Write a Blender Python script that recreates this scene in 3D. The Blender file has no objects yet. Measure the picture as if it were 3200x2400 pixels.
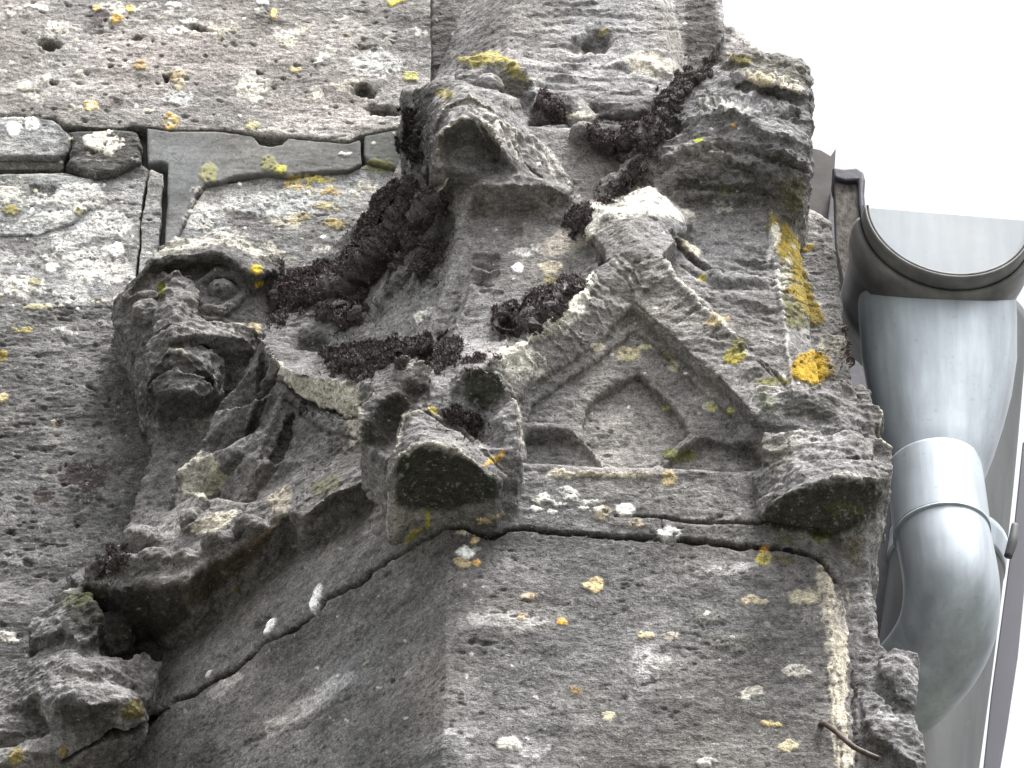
import bpy, math, random, time, functools
print = functools.partial(print, flush=True)
import numpy as np
from mathutils import Vector, Matrix
T0 = time.time()
random.seed(7); rng = np.random.default_rng(7)
# ------------------------------------------------------------------ frame
# Working unit: 0.25 mm.  X right, Y out of the wall (towards the viewer), Z up.
ALPHA = math.radians(40); CA, SA = math.cos(ALPHA), math.sin(ALPHA)
DIST = 20000.0; S = 0.00025; ZC = 4.8
def W(p):                       # working units -> world metres (array or tuple)
    p = np.asarray(p, dtype=np.float64)
    return np.stack([p[..., 0]*S, -p[..., 1]*S, p[..., 2]*S + ZC], -1)
def P(u, v, Y=0.0):             # the point of depth Y that stands on the sight line (u, v)
    V = 1200.0 - v
    Z = (V*(DIST - Y*CA) - DIST*Y*SA)/(DIST*CA - V*SA)
    dz = Y*CA - Z*SA
    return np.array([(u-1600.0)*(DIST-dz)/DIST, Y, Z])
def proj(p):
    dz = p[..., 1]*CA - p[..., 2]*SA
    f = DIST/(DIST-dz)
    return 1600 + p[..., 0]*f, 1200 - (p[..., 2]*CA + p[..., 1]*SA)*f
sc = bpy.context.scene
# ------------------------------------------------------------------ camera
cam = bpy.data.objects.new('camera', bpy.data.cameras.new('camera')); sc.collection.objects.link(cam)
cam.location = (0, -DIST*CA*S, -DIST*SA*S + ZC)
cam.rotation_euler = (math.radians(90) + ALPHA, 0, 0)
cam.data.sensor_width = 36; cam.data.lens = 36*DIST/3200; cam.data.clip_end = 500
sc.camera = cam
# ------------------------------------------------------------------ world, sun, exposure
SUN_EL, SUN_AZ = math.radians(65), math.radians(38)     # azimuth: from behind the viewer (0) to the right (90)
wd = bpy.data.worlds.new('World'); sc.world = wd; wd.use_nodes = True
nt = wd.node_tree; nt.nodes.clear()
sky = nt.nodes.new('ShaderNodeTexSky'); sky.sky_type = 'NISHITA'; sky.sun_disc = False
sky.sun_elevation = SUN_EL; sky.sun_rotation = math.pi - SUN_AZ
sky.air_density = 1.0; sky.dust_density = 6.0; sky.ozone_density = 1.0
hs = nt.nodes.new('ShaderNodeHueSaturation'); hs.inputs['Saturation'].default_value = 0.10
bgn = nt.nodes.new('ShaderNodeBackground'); bgn.inputs['Strength'].default_value = 0.13
wo = nt.nodes.new('ShaderNodeOutputWorld')
nt.links.new(sky.outputs[0], hs.inputs['Color']); nt.links.new(hs.outputs[0], bgn.inputs['Color']); nt.links.new(bgn.outputs[0], wo.inputs[0])
sl = bpy.data.lights.new('sun', 'SUN'); sl.energy = 1.5; sl.angle = math.radians(14); sl.color = (1, .965, .91)
so = bpy.data.objects.new('sun', sl); sc.collection.objects.link(so)
sd = Vector((math.sin(SUN_AZ)*math.cos(SUN_EL), -math.cos(SUN_AZ)*math.cos(SUN_EL), math.sin(SUN_EL)))
so.rotation_euler = sd.to_track_quat('Z', 'Y').to_euler(); so.location = (3, -3, 9)
sc.view_settings.view_transform = 'Standard'; sc.view_settings.look = 'None'; sc.view_settings.gamma = 1
sc.view_settings.exposure = 1.68
sc.cycles.max_bounces = 6
# ------------------------------------------------------------------ numpy noise
def _hash(ix, iy, iz, seed):
    h = (ix*np.int64(374761393) + iy*np.int64(668265263) + iz*np.int64(2147483647 ^ 0x5bd1e995) + seed*np.int64(974634777)) & 0xffffffff
    h = ((h ^ (h >> 13))*1274126177) & 0xffffffff
    h = ((h ^ (h >> 15))*2246822519) & 0xffffffff
    return ((h ^ (h >> 16)) & 0xffffff).astype(np.float32)/np.float32(0xffffff)
def vnoise(p, seed=0):          # value noise in [-1, 1]
    f = np.floor(p); i = f.astype(np.int64); t = (p-f).astype(np.float32); t = t*t*t*(t*(t*6-15)+10)
    r = 0
    for dx in (0, 1):
        wx = t[:, 0] if dx else 1-t[:, 0]
        for dy in (0, 1):
            wy = t[:, 1] if dy else 1-t[:, 1]
            for dz in (0, 1):
                wz = t[:, 2] if dz else 1-t[:, 2]
                r = r + wx*wy*wz*_hash(i[:, 0]+dx, i[:, 1]+dy, i[:, 2]+dz, seed)
    return r*2-1
def fbm(p, scale, octs=4, seed=0, gain=.5):
    p = p/np.asarray(scale, dtype=np.float64); a = 1.0; r = 0; s = 0
    for o in range(octs):
        r = r + a*vnoise(p + 17.3*o, seed+o*7); s += a; a *= gain; p = p*2.03
    return r/s
# ------------------------------------------------------------------ signed distance shapes (negative inside)
def sd_chain(pts, radii, flat=1.0):
    pts = [np.asarray(p, float) for p in pts]
    if np.isscalar(radii): radii = [radii]*len(pts)
    def f(X, Y, Z):
        best = None
        for a, b, ra, rb in zip(pts[:-1], pts[1:], radii[:-1], radii[1:]):
            d = b-a; L = float(d@d)+1e-6
            t = np.clip(((X-a[0])*d[0]+(Y-a[1])*d[1]+(Z-a[2])*d[2])/L, 0, 1)
            q = np.sqrt((X-a[0]-t*d[0])**2+((Y-a[1]-t*d[1])/flat)**2+(Z-a[2]-t*d[2])**2)-(ra+t*(rb-ra))
            best = q if best is None else np.minimum(best, q)
        return best
    A = np.array(pts); m = max(radii)*max(1, flat)
    return f, A.min(0)-m, A.max(0)+m
def sd_ell(c, r, rot=0.0, tilt=0.0):       # rot: in the wall's plane; tilt: about X
    c = np.asarray(c, float); r = np.asarray(r, float)
    cr, sr, ct, st = math.cos(rot), math.sin(rot), math.cos(tilt), math.sin(tilt)
    def f(X, Y, Z):
        x, y, z = X-c[0], Y-c[1], Z-c[2]
        x, z = cr*x+sr*z, -sr*x+cr*z
        y, z = ct*y+st*z, -st*y+ct*z
        k0 = np.sqrt((x/r[0])**2+(y/r[1])**2+(z/r[2])**2)
        return (k0-1)*r.min()*(.35+.65*np.minimum(1, k0))
    m = r.max()
    return f, c-m, c+m
def sd_planes(planes):                     # [(point, outward normal)]
    pl = [(np.asarray(p, float), np.asarray(n, float)/np.linalg.norm(n)) for p, n in planes]
    def f(X, Y, Z):
        r = None
        for p, n in pl:
            q = (X-p[0])*n[0]+(Y-p[1])*n[1]+(Z-p[2])*n[2]
            r = q if r is None else np.maximum(r, q)
        return r
    return f
def sd_poly(pts, Y0, Y1, Yref=None, rnd=0.0):     # outline given on the sight lines at depth Yref, solid from Y0 to Y1
    Yref = Y1 if Yref is None else Yref
    q = [P(u, v, Yref) for u, v in pts]
    A = np.array([(p[0], p[2]) for p in q])
    def f(X, Y, Z):
        x, z = np.broadcast_arrays(X, Z)
        x = x[:, :1, :]; z = z[:, :1, :]
        d2 = np.full(x.shape, 1e12); sgn = np.ones(x.shape)
        n = len(A)
        for i in range(n):
            a, b = A[i], A[(i+1) % n]; e = b-a
            wx, wz = x-a[0], z-a[1]
            t = np.clip((wx*e[0]+wz*e[1])/(e@e+1e-9), 0, 1)
            d2 = np.minimum(d2, (wx-e[0]*t)**2+(wz-e[1]*t)**2)
            c1 = z >= a[1]; c2 = z < b[1]; c3 = e[0]*wz > e[1]*wx
            sgn = np.where((c1 & c2 & c3) | (~c1 & ~c2 & ~c3), -sgn, sgn)
        d = sgn*np.sqrt(d2) + rnd
        h = np.maximum(Y0-Y, Y-Y1) + rnd
        return np.minimum(np.maximum(d, h), 0) + np.sqrt(np.maximum(d, 0)**2+np.maximum(h, 0)**2) - rnd
    lo = np.array([A[:, 0].min(), Y0, A[:, 1].min()]); hi = np.array([A[:, 0].max(), Y1, A[:, 1].max()])
    return f, lo, hi
class Field:
    def __init__(s, lo, hi, h):
        s.lo = np.asarray(lo, float); s.h = float(h)
        s.n = np.ceil((np.asarray(hi, float)-s.lo)/h).astype(int)+1
        s.ax = [(s.lo[i]+np.arange(s.n[i])*h).astype(np.float32) for i in range(3)]
        s.F = np.full(tuple(s.n), 1e4, np.float32); s.L = np.zeros(tuple(s.n), np.uint8)
    def _win(s, lo, hi, m):
        if lo is None: a = np.zeros(3, int); b = s.n
        else:
            a = np.clip(np.floor((np.asarray(lo)-m-s.lo)/s.h).astype(int), 0, s.n)
            b = np.clip(np.ceil((np.asarray(hi)+m-s.lo)/s.h).astype(int)+1, 0, s.n)
        if np.any(b <= a): return None
        sl = tuple(slice(a[i], b[i]) for i in range(3))
        return sl, s.ax[0][sl[0]][:, None, None], s.ax[1][sl[1]][None, :, None], s.ax[2][sl[2]][None, None, :]
    def add(s, shp, k=20, label=None):
        f, lo, hi = shp if isinstance(shp, tuple) else (shp, None, None)
        w = s._win(lo, hi, k+3*s.h)
        if w is None: return
        sl, X, Y, Z = w
        b = np.broadcast_to(f(X, Y, Z), s.F[sl].shape).astype(np.float32); a = s.F[sl]
        if label is not None: s.L[sl][b < a] = label
        h = np.maximum(k-np.abs(a-b), 0)/k
        s.F[sl] = np.minimum(a, b)-h*h*k*.25
    def sub(s, shp, k=20):
        f, lo, hi = shp if isinstance(shp, tuple) else (shp, None, None)
        w = s._win(lo, hi, k+3*s.h)
        if w is None: return
        sl, X, Y, Z = w
        b = -np.broadcast_to(f(X, Y, Z), s.F[sl].shape).astype(np.float32); a = s.F[sl]
        h = np.maximum(k-np.abs(a-b), 0)/k
        s.F[sl] = np.maximum(a, b)+h*h*k*.25
def surface_nets(fd):
    F = fd.F; ins = F < 0
    nx, ny, nz = F.shape
    c = None; tot = np.zeros((nx-1, ny-1, nz-1), np.uint8)
    for dx in (0, 1):
        for dy in (0, 1):
            for dz in (0, 1):
                tot += ins[dx:nx-1+dx, dy:ny-1+dy, dz:nz-1+dz]
    act = (tot > 0) & (tot < 8)
    idx = np.argwhere(act); N = len(idx)
    vid = np.full(act.shape, -1, np.int32); vid[act] = np.arange(N)
    acc = np.zeros((N, 3)); cnt = np.zeros(N)
    I = idx.T
    for a in range(3):
        o1, o2 = [(1, 2), (0, 2), (0, 1)][a]
        for i in (0, 1):
            for j in (0, 1):
                off = [0, 0, 0]; off[o1] = i; off[o2] = j
                off2 = list(off); off2[a] = 1
                f0 = F[I[0]+off[0], I[1]+off[1], I[2]+off[2]]; f1 = F[I[0]+off2[0], I[1]+off2[1], I[2]+off2[2]]
                m = (f0 < 0) != (f1 < 0)
                t = np.where(m, f0/np.where(m, f0-f1, 1), 0)
                p = np.zeros((N, 3)); p[:] = off; p[:, a] = t
                acc += p*m[:, None]; cnt += m
    V = fd.lo+(idx+acc/cnt[:, None])*fd.h
    faces = []
    for a in range(3):
        o1, o2 = [(1, 2), (2, 0), (0, 1)][a]
        sA = [slice(1, -1)]*3; sA[a] = slice(0, -1)
        sB = list(sA); sB[a] = slice(1, None)
        f0 = ins[tuple(sA)]; f1 = ins[tuple(sB)]
        for flip, m in ((False, f0 & ~f1), (True, ~f0 & f1)):
            e = np.argwhere(m)
            if not len(e): continue
            base = e.copy(); base[:, [x for x in range(3) if x != a]] += 1
            def g(i, j):
                q = base.copy(); q[:, o1] -= i; q[:, o2] -= j
                return vid[q[:, 0], q[:, 1], q[:, 2]]
            q = np.stack([g(0, 0), g(1, 0), g(1, 1), g(0, 1)], 1)
            faces.append(q[:, ::-1] if flip else q)
    Fc = np.concatenate(faces); Fc = Fc[(Fc >= 0).all(1)]
    lab = fd.L[I[0], I[1], I[2]]
    return V, Fc, lab
def subdivide(V, Fq, lab):
    n = len(V); e = np.concatenate([Fq[:, [0, 1]], Fq[:, [1, 2]], Fq[:, [2, 3]], Fq[:, [3, 0]]])
    es = np.sort(e, 1); key = es[:, 0].astype(np.int64)*n+es[:, 1]
    uk, inv = np.unique(key, return_inverse=True)
    a, b = uk//n, uk % n
    m = len(Fq); inv = inv.reshape(4, m)
    mid = (V[a]+V[b])*.5; cen = V[Fq].mean(1)
    V2 = np.concatenate([V, mid, cen]); E = n+inv; Cn = n+len(uk)+np.arange(m)
    Q = np.concatenate([np.stack([Fq[:, 0], E[0], Cn, E[3]], 1), np.stack([Fq[:, 1], E[1], Cn, E[0]], 1),
                        np.stack([Fq[:, 2], E[2], Cn, E[1]], 1), np.stack([Fq[:, 3], E[3], Cn, E[2]], 1)])
    return V2, Q, np.concatenate([lab, lab[a], lab[Fq[:, 0]]])
def smooth(V, Fq, it=1, lam=.5):
    for _ in range(it):
        acc = np.zeros_like(V); cnt = np.zeros(len(V))
        for i in range(4):
            j = (i+1) % 4
            for a, b in ((Fq[:, i], Fq[:, j]), (Fq[:, j], Fq[:, i])):
                for k in range(3): acc[:, k] += np.bincount(a, V[b, k], len(V))
                cnt += np.bincount(a, minlength=len(V))
        V = V*(1-lam)+lam*acc/np.maximum(cnt, 1)[:, None]
    return V
def normals(V, Fq):
    d1 = V[Fq[:, 2]]-V[Fq[:, 0]]; d2 = V[Fq[:, 3]]-V[Fq[:, 1]]
    fn = np.cross(d1, d2); N = np.zeros_like(V)
    for i in range(4):
        for k in range(3): N[:, k] += np.bincount(Fq[:, i], fn[:, k], len(V))
    return N/(np.linalg.norm(N, axis=1, keepdims=True)+1e-9)
# ------------------------------------------------------------------ carved detail and growths, drawn as maps over a surface
RW, RH, RS = 1640, 1240, 2.0        # 2 units per cell, with a margin of 40
def _grid():
    v, u = np.mgrid[0:RH, 0:RW]
    return (u-20)*RS, (v-20)*RS
UU, VV = _grid(); UU = UU.astype(np.float32); VV = VV.astype(np.float32)
def n2(scale, seed, octs=3, ax=1.0):
    q = np.stack([(UU/ax).ravel(), VV.ravel(), np.zeros(UU.size)], 1)
    return fbm(q, scale, octs, seed).reshape(UU.shape).astype(np.float32)
WU = n2(38, 101, 4)+.6*n2(11, 105, 2); WV = n2(38, 102, 4)+.6*n2(11, 106, 2); FINE = n2(7, 103, 2)
class Relief:
    def __init__(s, base=(.2, .195, .185)):
        s.H = np.zeros((RH, RW), np.float32); s.C = np.zeros((RH, RW, 3), np.float32); s.A = np.zeros((RH, RW), np.float32)
    def _w(s, u0, u1, v0, v1):
        a = max(0, int(u0/RS)+20); b = min(RW, int(u1/RS)+22); c = max(0, int(v0/RS)+20); d = min(RH, int(v1/RS)+22)
        return None if (b <= a or d <= c) else (slice(c, d), slice(a, b))
    def _dist(s, pts, w, wob=0):
        u = UU[w]+WU[w]*wob; v = VV[w]+WV[w]*wob; best = np.full(u.shape, 1e9, np.float32); tt = np.zeros_like(best)
        n = len(pts)-1
        for i in range(n):
            (a0, a1), (b0, b1) = pts[i][:2], pts[i+1][:2]; e0, e1 = b0-a0, b1-a1
            t = np.clip(((u-a0)*e0+(v-a1)*e1)/(e0*e0+e1*e1+1e-6), 0, 1)
            d = np.hypot(u-a0-t*e0, v-a1-t*e1); m = d < best
            best = np.where(m, d, best); tt = np.where(m, (i+t)/n, tt)
        return best, tt
    def line(s, pts, wd, h, col=None, alpha=1, wob=8, taper=True, side=0):
        A = np.array([p[:2] for p in pts], float); m = wd*2.5+wob*2
        w = s._w(A[:, 0].min()-m, A[:, 0].max()+m, A[:, 1].min()-m, A[:, 1].max()+m)
        if w is None: return
        d, t = s._dist(pts, w, wob); ww = wd*(np.sqrt(np.clip(np.sin(np.pi*np.clip(t, .02, .98)), .1, 1)) if taper else 1)
        k = np.exp(-(d/ww)**2*1.4); s.H[w] += h*k
        if col is not None: s._col(w, np.clip(1.6-d/ww*1.3, 0, 1)*alpha, col)
    def pit(s, u, v, ru, rv, h, rot=0, col=None, alpha=1, wob=10, pw=2):
        m = max(ru, rv)*1.6+wob; w = s._w(u-m, u+m, v-m, v+m)
        if w is None: return
        x = UU[w]+WU[w]*wob-u; y = VV[w]+WV[w]*wob-v; c, sn = math.cos(rot), math.sin(rot)
        r = np.hypot((c*x+sn*y)/ru, (-sn*x+c*y)/rv)
        s.H[w] += h*np.exp(-r**(2*pw)*.7)
        if col is not None: s._col(w, np.clip((1.12-r)*5, 0, 1)*alpha, col)
    def patch(s, u, v, ru, rv, col, rot=0, alpha=1, wob=12, h=2.0, speck=0.0, soft=5):
        m = max(ru, rv)*1.5+wob; w = s._w(u-m, u+m, v-m, v+m)
        if w is None: return
        x = UU[w]+WU[w]*wob-u; y = VV[w]+WV[w]*wob-v; c, sn = math.cos(rot), math.sin(rot)
        r = np.hypot((c*x+sn*y)/ru, (-sn*x+c*y)/rv)
        k = np.clip((1-r)*soft, 0, 1)
        if speck: k = k*np.clip((FINE[w]+WU[w]*.6+.9-speck)*4, 0, 1)
        s._col(w, k*alpha, col); s.H[w] += h*k*alpha
    def poly(s, pts, h=0.0, col=None, alpha=1, wob=8, soft=6, speck=0.0):
        A = np.array(pts, float); m = soft*2+wob*2
        w = s._w(A[:, 0].min()-m, A[:, 0].max()+m, A[:, 1].min()-m, A[:, 1].max()+m)
        if w is None: return
        d, _ = s._dist(list(pts)+[pts[0]], w, wob); u = UU[w]+WU[w]*wob; v = VV[w]+WV[w]*wob
        ins = np.zeros(u.shape, bool); n = len(A)
        for i in range(n):
            a, b = A[i], A[(i+1) % n]
            if a[1] == b[1]: continue
            c = ((a[1] > v) != (b[1] > v)) & (u < (b[0]-a[0])*(v-a[1])/(b[1]-a[1])+a[0]); ins ^= c
        k = np.clip(.5+np.where(ins, d, -d)/soft, 0, 1)
        s.H[w] += h*k
        if speck: k = k*np.clip((FINE[w]+WU[w]*.6+.9-speck)*4, 0, 1)
        if col is not None: s._col(w, k*alpha, col)
    def _col(s, w, k, col):
        k = np.clip(k, 0, 1); s.C[w] = s.C[w]*(1-k[..., None])+np.minimum(np.array(col, np.float32)*(s.gain*(1.45 if max(col) > .30 else 1.0 if max(col) > .12 else .7)), .86)*k[..., None]
        s.A[w] = s.A[w]*(1-k)+k
    def sample(s, V):
        u, v = proj(V); x = np.clip(u/RS+20, 0, RW-1.01); y = np.clip(v/RS+20, 0, RH-1.01)
        i = x.astype(int); j = y.astype(int); fx = (x-i); fy = (y-j)
        def g(M):
            q = (fx, fy) if M.ndim == 2 else (fx[:, None], fy[:, None])
            return (M[j, i]*(1-q[0])+M[j, i+1]*q[0])*(1-q[1])+(M[j+1, i]*(1-q[0])+M[j+1, i+1]*q[0])*q[1]
        return g(s.H), g(s.C), g(s.A)
VIEW = np.array([0, CA, -SA])
def finish(V, Fq, lab, rel, base, nz=(7, 3.5, 1.6), sub=True, aniso=(1.6, 1.6, .8), rough=1.0, seed=0, sm=1, tintvar=1.0, crust=None):
    """refine, carve, and colour a stone surface; returns verts, faces, labels, colours"""
    if sub: V, Fq, lab = subdivide(V, Fq, lab)
    V = smooth(V, Fq, sm)
    N = normals(V, Fq)
    an = np.array(aniso)
    d = nz[0]*fbm(V/an, 150, 3, seed+1) + nz[1]*fbm(V/an, 42, 3, seed+2)
    r = fbm(V/an, 14, 2, seed+3); d = d + nz[2]*r
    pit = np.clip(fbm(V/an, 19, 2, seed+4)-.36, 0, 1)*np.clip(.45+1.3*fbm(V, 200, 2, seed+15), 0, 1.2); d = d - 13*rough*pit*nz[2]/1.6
    if crust is not None:      # lumpy, eroded ornament
        pe = P(692, 912, -740); cr = crust[lab]*(1-.85*np.exp(-((V[:, 0]-pe[0])**2+(V[:, 2]-pe[2])**2)/95**2)); q = 1-2*np.abs(fbm(V/np.array((1.5, 1.3, .8)), 70, 3, seed+21)); q2 = 1-2*np.abs(fbm(V/np.array((1.4, 1.2, .9)), 30, 2, seed+22))
        d = d + cr*(12*(q-.6)+4.5*(q2-.6)+2.5*fbm(V, 12, 2, seed+23))
    C = np.empty((len(V), 3)); C[:] = base
    lo = fbm(V, 420, 3, seed+9); mi = fbm(V/an, 90, 3, seed+10)
    C *= (1+tintvar*(.30*lo+.30*mi))[:, None]*(1-.0*lo)[:, None]
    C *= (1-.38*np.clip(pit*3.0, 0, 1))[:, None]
    st = fbm(V/np.array((1.5, 1.5, .8)), 230, 3, seed+31); C *= (1+tintvar*np.clip(st-.12, -.35, .45)*.75)[:, None]
    warm = fbm(V, 300, 2, seed+12); C[:, 0] *= 1+.04*warm; C[:, 2] *= 1-.05*warm
    if rel is not None:
        H, Cc, A = rel.sample(V); fac = np.clip((N@VIEW+.15)*3, 0, 1)
        d = d + H*fac; A = (A*fac)[:, None]
        C = C*(1-A)+Cc*fac[:, None]
    V = V+N*d[:, None]
    return V, Fq, lab, np.clip(C, .004, .95)
def mesh_obj(name, V, Fq, C, mat, parent=None, smoothf=True):
    used = np.unique(Fq); remap = np.full(len(V), -1); remap[used] = np.arange(len(used))
    Vw = W(V[used]); F2 = remap[Fq]
    me = bpy.data.meshes.new(name); k = F2.shape[1]
    me.vertices.add(len(Vw)); me.vertices.foreach_set('co', Vw.astype(np.float32).ravel())
    me.loops.add(F2.size); me.loops.foreach_set('vertex_index', F2.astype(np.int32).ravel())
    me.polygons.add(len(F2)); me.polygons.foreach_set('loop_start', np.arange(0, F2.size, k, dtype=np.int32))
    me.polygons.foreach_set('loop_total', np.full(len(F2), k, np.int32))
    me.update(calc_edges=True); me.polygons.foreach_set('use_smooth', np.full(len(F2), smoothf))
    if C is not None:
        at = me.color_attributes.new('growth', 'FLOAT_COLOR', 'POINT')
        at.data.foreach_set('color', np.concatenate([C[used], np.ones((len(used), 1))], 1).astype(np.float32).ravel())
    me.materials.append(mat)
    o = bpy.data.objects.new(name, me); sc.collection.objects.link(o)
    if parent is not None:
        bpy.context.view_layer.update(); o.parent = parent; o.matrix_parent_inverse = parent.matrix_world.inverted()
    return o
def thing(name, label, cat, base, group=None):
    o = bpy.data.objects.new(name, None); sc.collection.objects.link(o); o.location = Vector(W(base)); o.empty_display_size = .02
    o['label'] = label; o['category'] = cat
    if group: o['group'] = group
    bpy.context.view_layer.update()
    return o
def tag(o, label, cat, group=None):
    o['label'] = label; o['category'] = cat
    if group: o['group'] = group
    return o
# ------------------------------------------------------------------ materials
def nodes(name):
    m = bpy.data.materials.new(name); m.use_nodes = True; t = m.node_tree
    b = t.nodes['Principled BSDF']; return m, t, b
def N_(t, typ, **kw):
    n = t.nodes.new(typ)
    for k, v in kw.items():
        if k in ('loc', 'label'): continue
        if hasattr(n, k): setattr(n, k, v)
        else: n.inputs[k].default_value = v
    return n
def noise(t, vec, scale, detail=4, rough=.6):
    n = N_(t, 'ShaderNodeTexNoise'); n.inputs['Scale'].default_value = scale; n.inputs['Detail'].default_value = detail
    n.inputs['Roughness'].default_value = rough; t.links.new(vec, n.inputs['Vector']); return n.outputs['Fac']
def ramp(t, fac, stops):
    r = t.nodes.new('ShaderNodeValToRGB'); el = r.color_ramp.elements
    while len(el) < len(stops): el.new(.5)
    for e, (p, c) in zip(el, stops): e.position = p; e.color = (c, c, c, 1) if np.isscalar(c) else (*c, 1)
    t.links.new(fac, r.inputs[0]); return r.outputs[0]
def mix(t, typ, fac, a, b):
    m = t.nodes.new('ShaderNodeMix'); m.data_type = 'RGBA'; m.blend_type = typ
    for s_, v in ((m.inputs[0], fac), (m.inputs[6], a), (m.inputs[7], b)):
        if isinstance(v, bpy.types.NodeSocket): t.links.new(v, s_)
        elif np.isscalar(v): s_.default_value = v
        else: s_.default_value = (*v, 1)
    return m.outputs[2]
def math_(t, op, a, b=None):
    m = t.nodes.new('ShaderNodeMath'); m.operation = op
    for i, v in enumerate((a, b)):
        if v is None: continue
        if isinstance(v, bpy.types.NodeSocket): t.links.new(v, m.inputs[i])
        else: m.inputs[i].default_value = v
    return m.outputs[0]
def stone_material(name, white=.5, grain=1.0, bump=1.0, an=(.78, .78, 1.0), rot=0.0):
    m, t, b = nodes(name)
    tc = t.nodes.new('ShaderNodeTexCoord'); mp = t.nodes.new('ShaderNodeMapping'); mp.inputs['Scale'].default_value = an
    mp.inputs['Rotation'].default_value = (0, rot, 0)
    t.links.new(tc.outputs['Object'], mp.inputs[0]); v = mp.outputs[0]; o = tc.outputs['Object']
    at = t.nodes.new('ShaderNodeVertexColor'); at.layer_name = 'growth'
    n1 = noise(t, v, 240, 5, .7); n2_ = noise(t, v, 60, 4, .65); n3 = noise(t, v, 820, 3, .7)
    g = ramp(t, n1, [(.32, .45), (.47, .92), (.56, 1.1), (.70, 1.6)])
    g2 = ramp(t, n2_, [(.32, .72), (.5, 1.0), (.7, 1.3)])
    col = mix(t, 'MULTIPLY', .85*grain, at.outputs[0], g); col = mix(t, 'MULTIPLY', .8*grain, col, g2)
    g3 = ramp(t, n3, [(.36, .5), (.5, 1), (.66, 1.7)]); col = mix(t, 'MULTIPLY', .7*grain, col, g3)
    # crusts of pale lichen, larger and smaller
    vo = t.nodes.new('ShaderNodeTexVoronoi'); vo.feature = 'F1'; vo.inputs['Scale'].default_value = 95
    wv = t.nodes.new('ShaderNodeMixRGB'); wv.blend_type = 'ADD'; wv.inputs[0].default_value = .012
    nn = N_(t, 'ShaderNodeTexNoise'); nn.inputs['Scale'].default_value = 180; nn.inputs['Detail'].default_value = 3
    t.links.new(o, nn.inputs['Vector']); t.links.new(o, wv.inputs[1]); t.links.new(nn.outputs['Color'], wv.inputs[2]); t.links.new(wv.outputs[0], vo.inputs['Vector'])
    cell = ramp(t, vo.outputs['Distance'], [(.22, 1), (.34, 0)])
    sep = t.nodes.new('ShaderNodeSeparateColor'); t.links.new(vo.outputs['Color'], sep.inputs[0])
    pick = math_(t, 'GREATER_THAN', sep.outputs[0], 1-.22*white)
    dens = ramp(t, noise(t, o, 14, 3, .6), [(.45, .15), (.6, 1)])
    k = math_(t, 'MULTIPLY', math_(t, 'MULTIPLY', cell, pick), dens)
    col = mix(t, 'MIX', math_(t, 'MULTIPLY', k, .75), col, (.30, .295, .27))
    vs = t.nodes.new('ShaderNodeTexVoronoi'); vs.inputs['Scale'].default_value = 330; t.links.new(wv.outputs[0], vs.inputs['Vector'])
    sp2 = t.nodes.new('ShaderNodeSeparateColor'); t.links.new(vs.outputs['Color'], sp2.inputs[0])
    ks = math_(t, 'MULTIPLY', ramp(t, vs.outputs['Distance'], [(.2, 1), (.36, 0)]), math_(t, 'GREATER_THAN', sp2.outputs[1], 1-.16*white))
    col = mix(t, 'MIX', math_(t, 'MULTIPLY', ks, .7), col, (.34, .33, .31))
    kd = math_(t, 'MULTIPLY', ramp(t, vs.outputs['Distance'], [(.18, 1), (.4, 0)]), math_(t, 'LESS_THAN', sp2.outputs[2], .10))
    col = mix(t, 'MIX', math_(t, 'MULTIPLY', kd, .75), col, (.03, .028, .027))
    t.links.new(col, b.inputs['Base Color'])
    b.inputs['Roughness'].default_value = .92; b.inputs['Specular IOR Level'].default_value = .25
    h = math_(t, 'ADD', math_(t, 'MULTIPLY', n2_, 1.6), math_(t, 'ADD', n1, math_(t, 'MULTIPLY', n3, .45)))
    h = math_(t, 'ADD', h, math_(t, 'MULTIPLY', kd, -.5)); h = math_(t, 'ADD', h, math_(t, 'MULTIPLY', k, .25))
    bp = t.nodes.new('ShaderNodeBump'); bp.inputs['Strength'].default_value = 1.0*bump if bump < 1 else 1; bp.inputs['Distance'].default_value = .00145*bump
    t.links.new(h, bp.inputs['Height']); t.links.new(bp.outputs[0], b.inputs['Normal'])
    return m
M_STONE = stone_material('weathered_stone', .55)
M_WALL = stone_material('wall_stone', .9, 1.0, .9)
M_MORTAR = stone_material('lime_mortar', .12, .45, .35, (1, 1, 1))
def simple(name, col, rough=.5, metal=0, nscale=0, namt=.3, bump=0, spec=.5, an=(1, 1, 1)):
    m, t, b = nodes(name)
    b.inputs['Roughness'].default_value = rough; b.inputs['Metallic'].default_value = metal; b.inputs['Specular IOR Level'].default_value = spec
    b.inputs['Base Color'].default_value = (*col, 1)
    if nscale:
        tc = t.nodes.new('ShaderNodeTexCoord'); mp = t.nodes.new('ShaderNodeMapping'); mp.inputs['Scale'].default_value = an
        t.links.new(tc.outputs['Object'], mp.inputs[0]); n = noise(t, mp.outputs[0], nscale, 5, .6)
        c = mix(t, 'MULTIPLY', 1.0, col, ramp(t, n, [(.3, 1-namt), (.7, 1+namt)]))
        t.links.new(c, b.inputs['Base Color'])
        if bump:
            bp = t.nodes.new('ShaderNodeBump'); bp.inputs['Distance'].default_value = bump; t.links.new(n, bp.inputs['Height']); t.links.new(bp.outputs[0], b.inputs['Normal'])
    return m
M_MOSS = simple('dry_moss', (.030, .022, .022), .95, 0, 500, .6, .002, .2)
M_TUFT = simple('moss_leaf', (.062, .046, .047), .85, 0, 300, .75, 0, .3)
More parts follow.
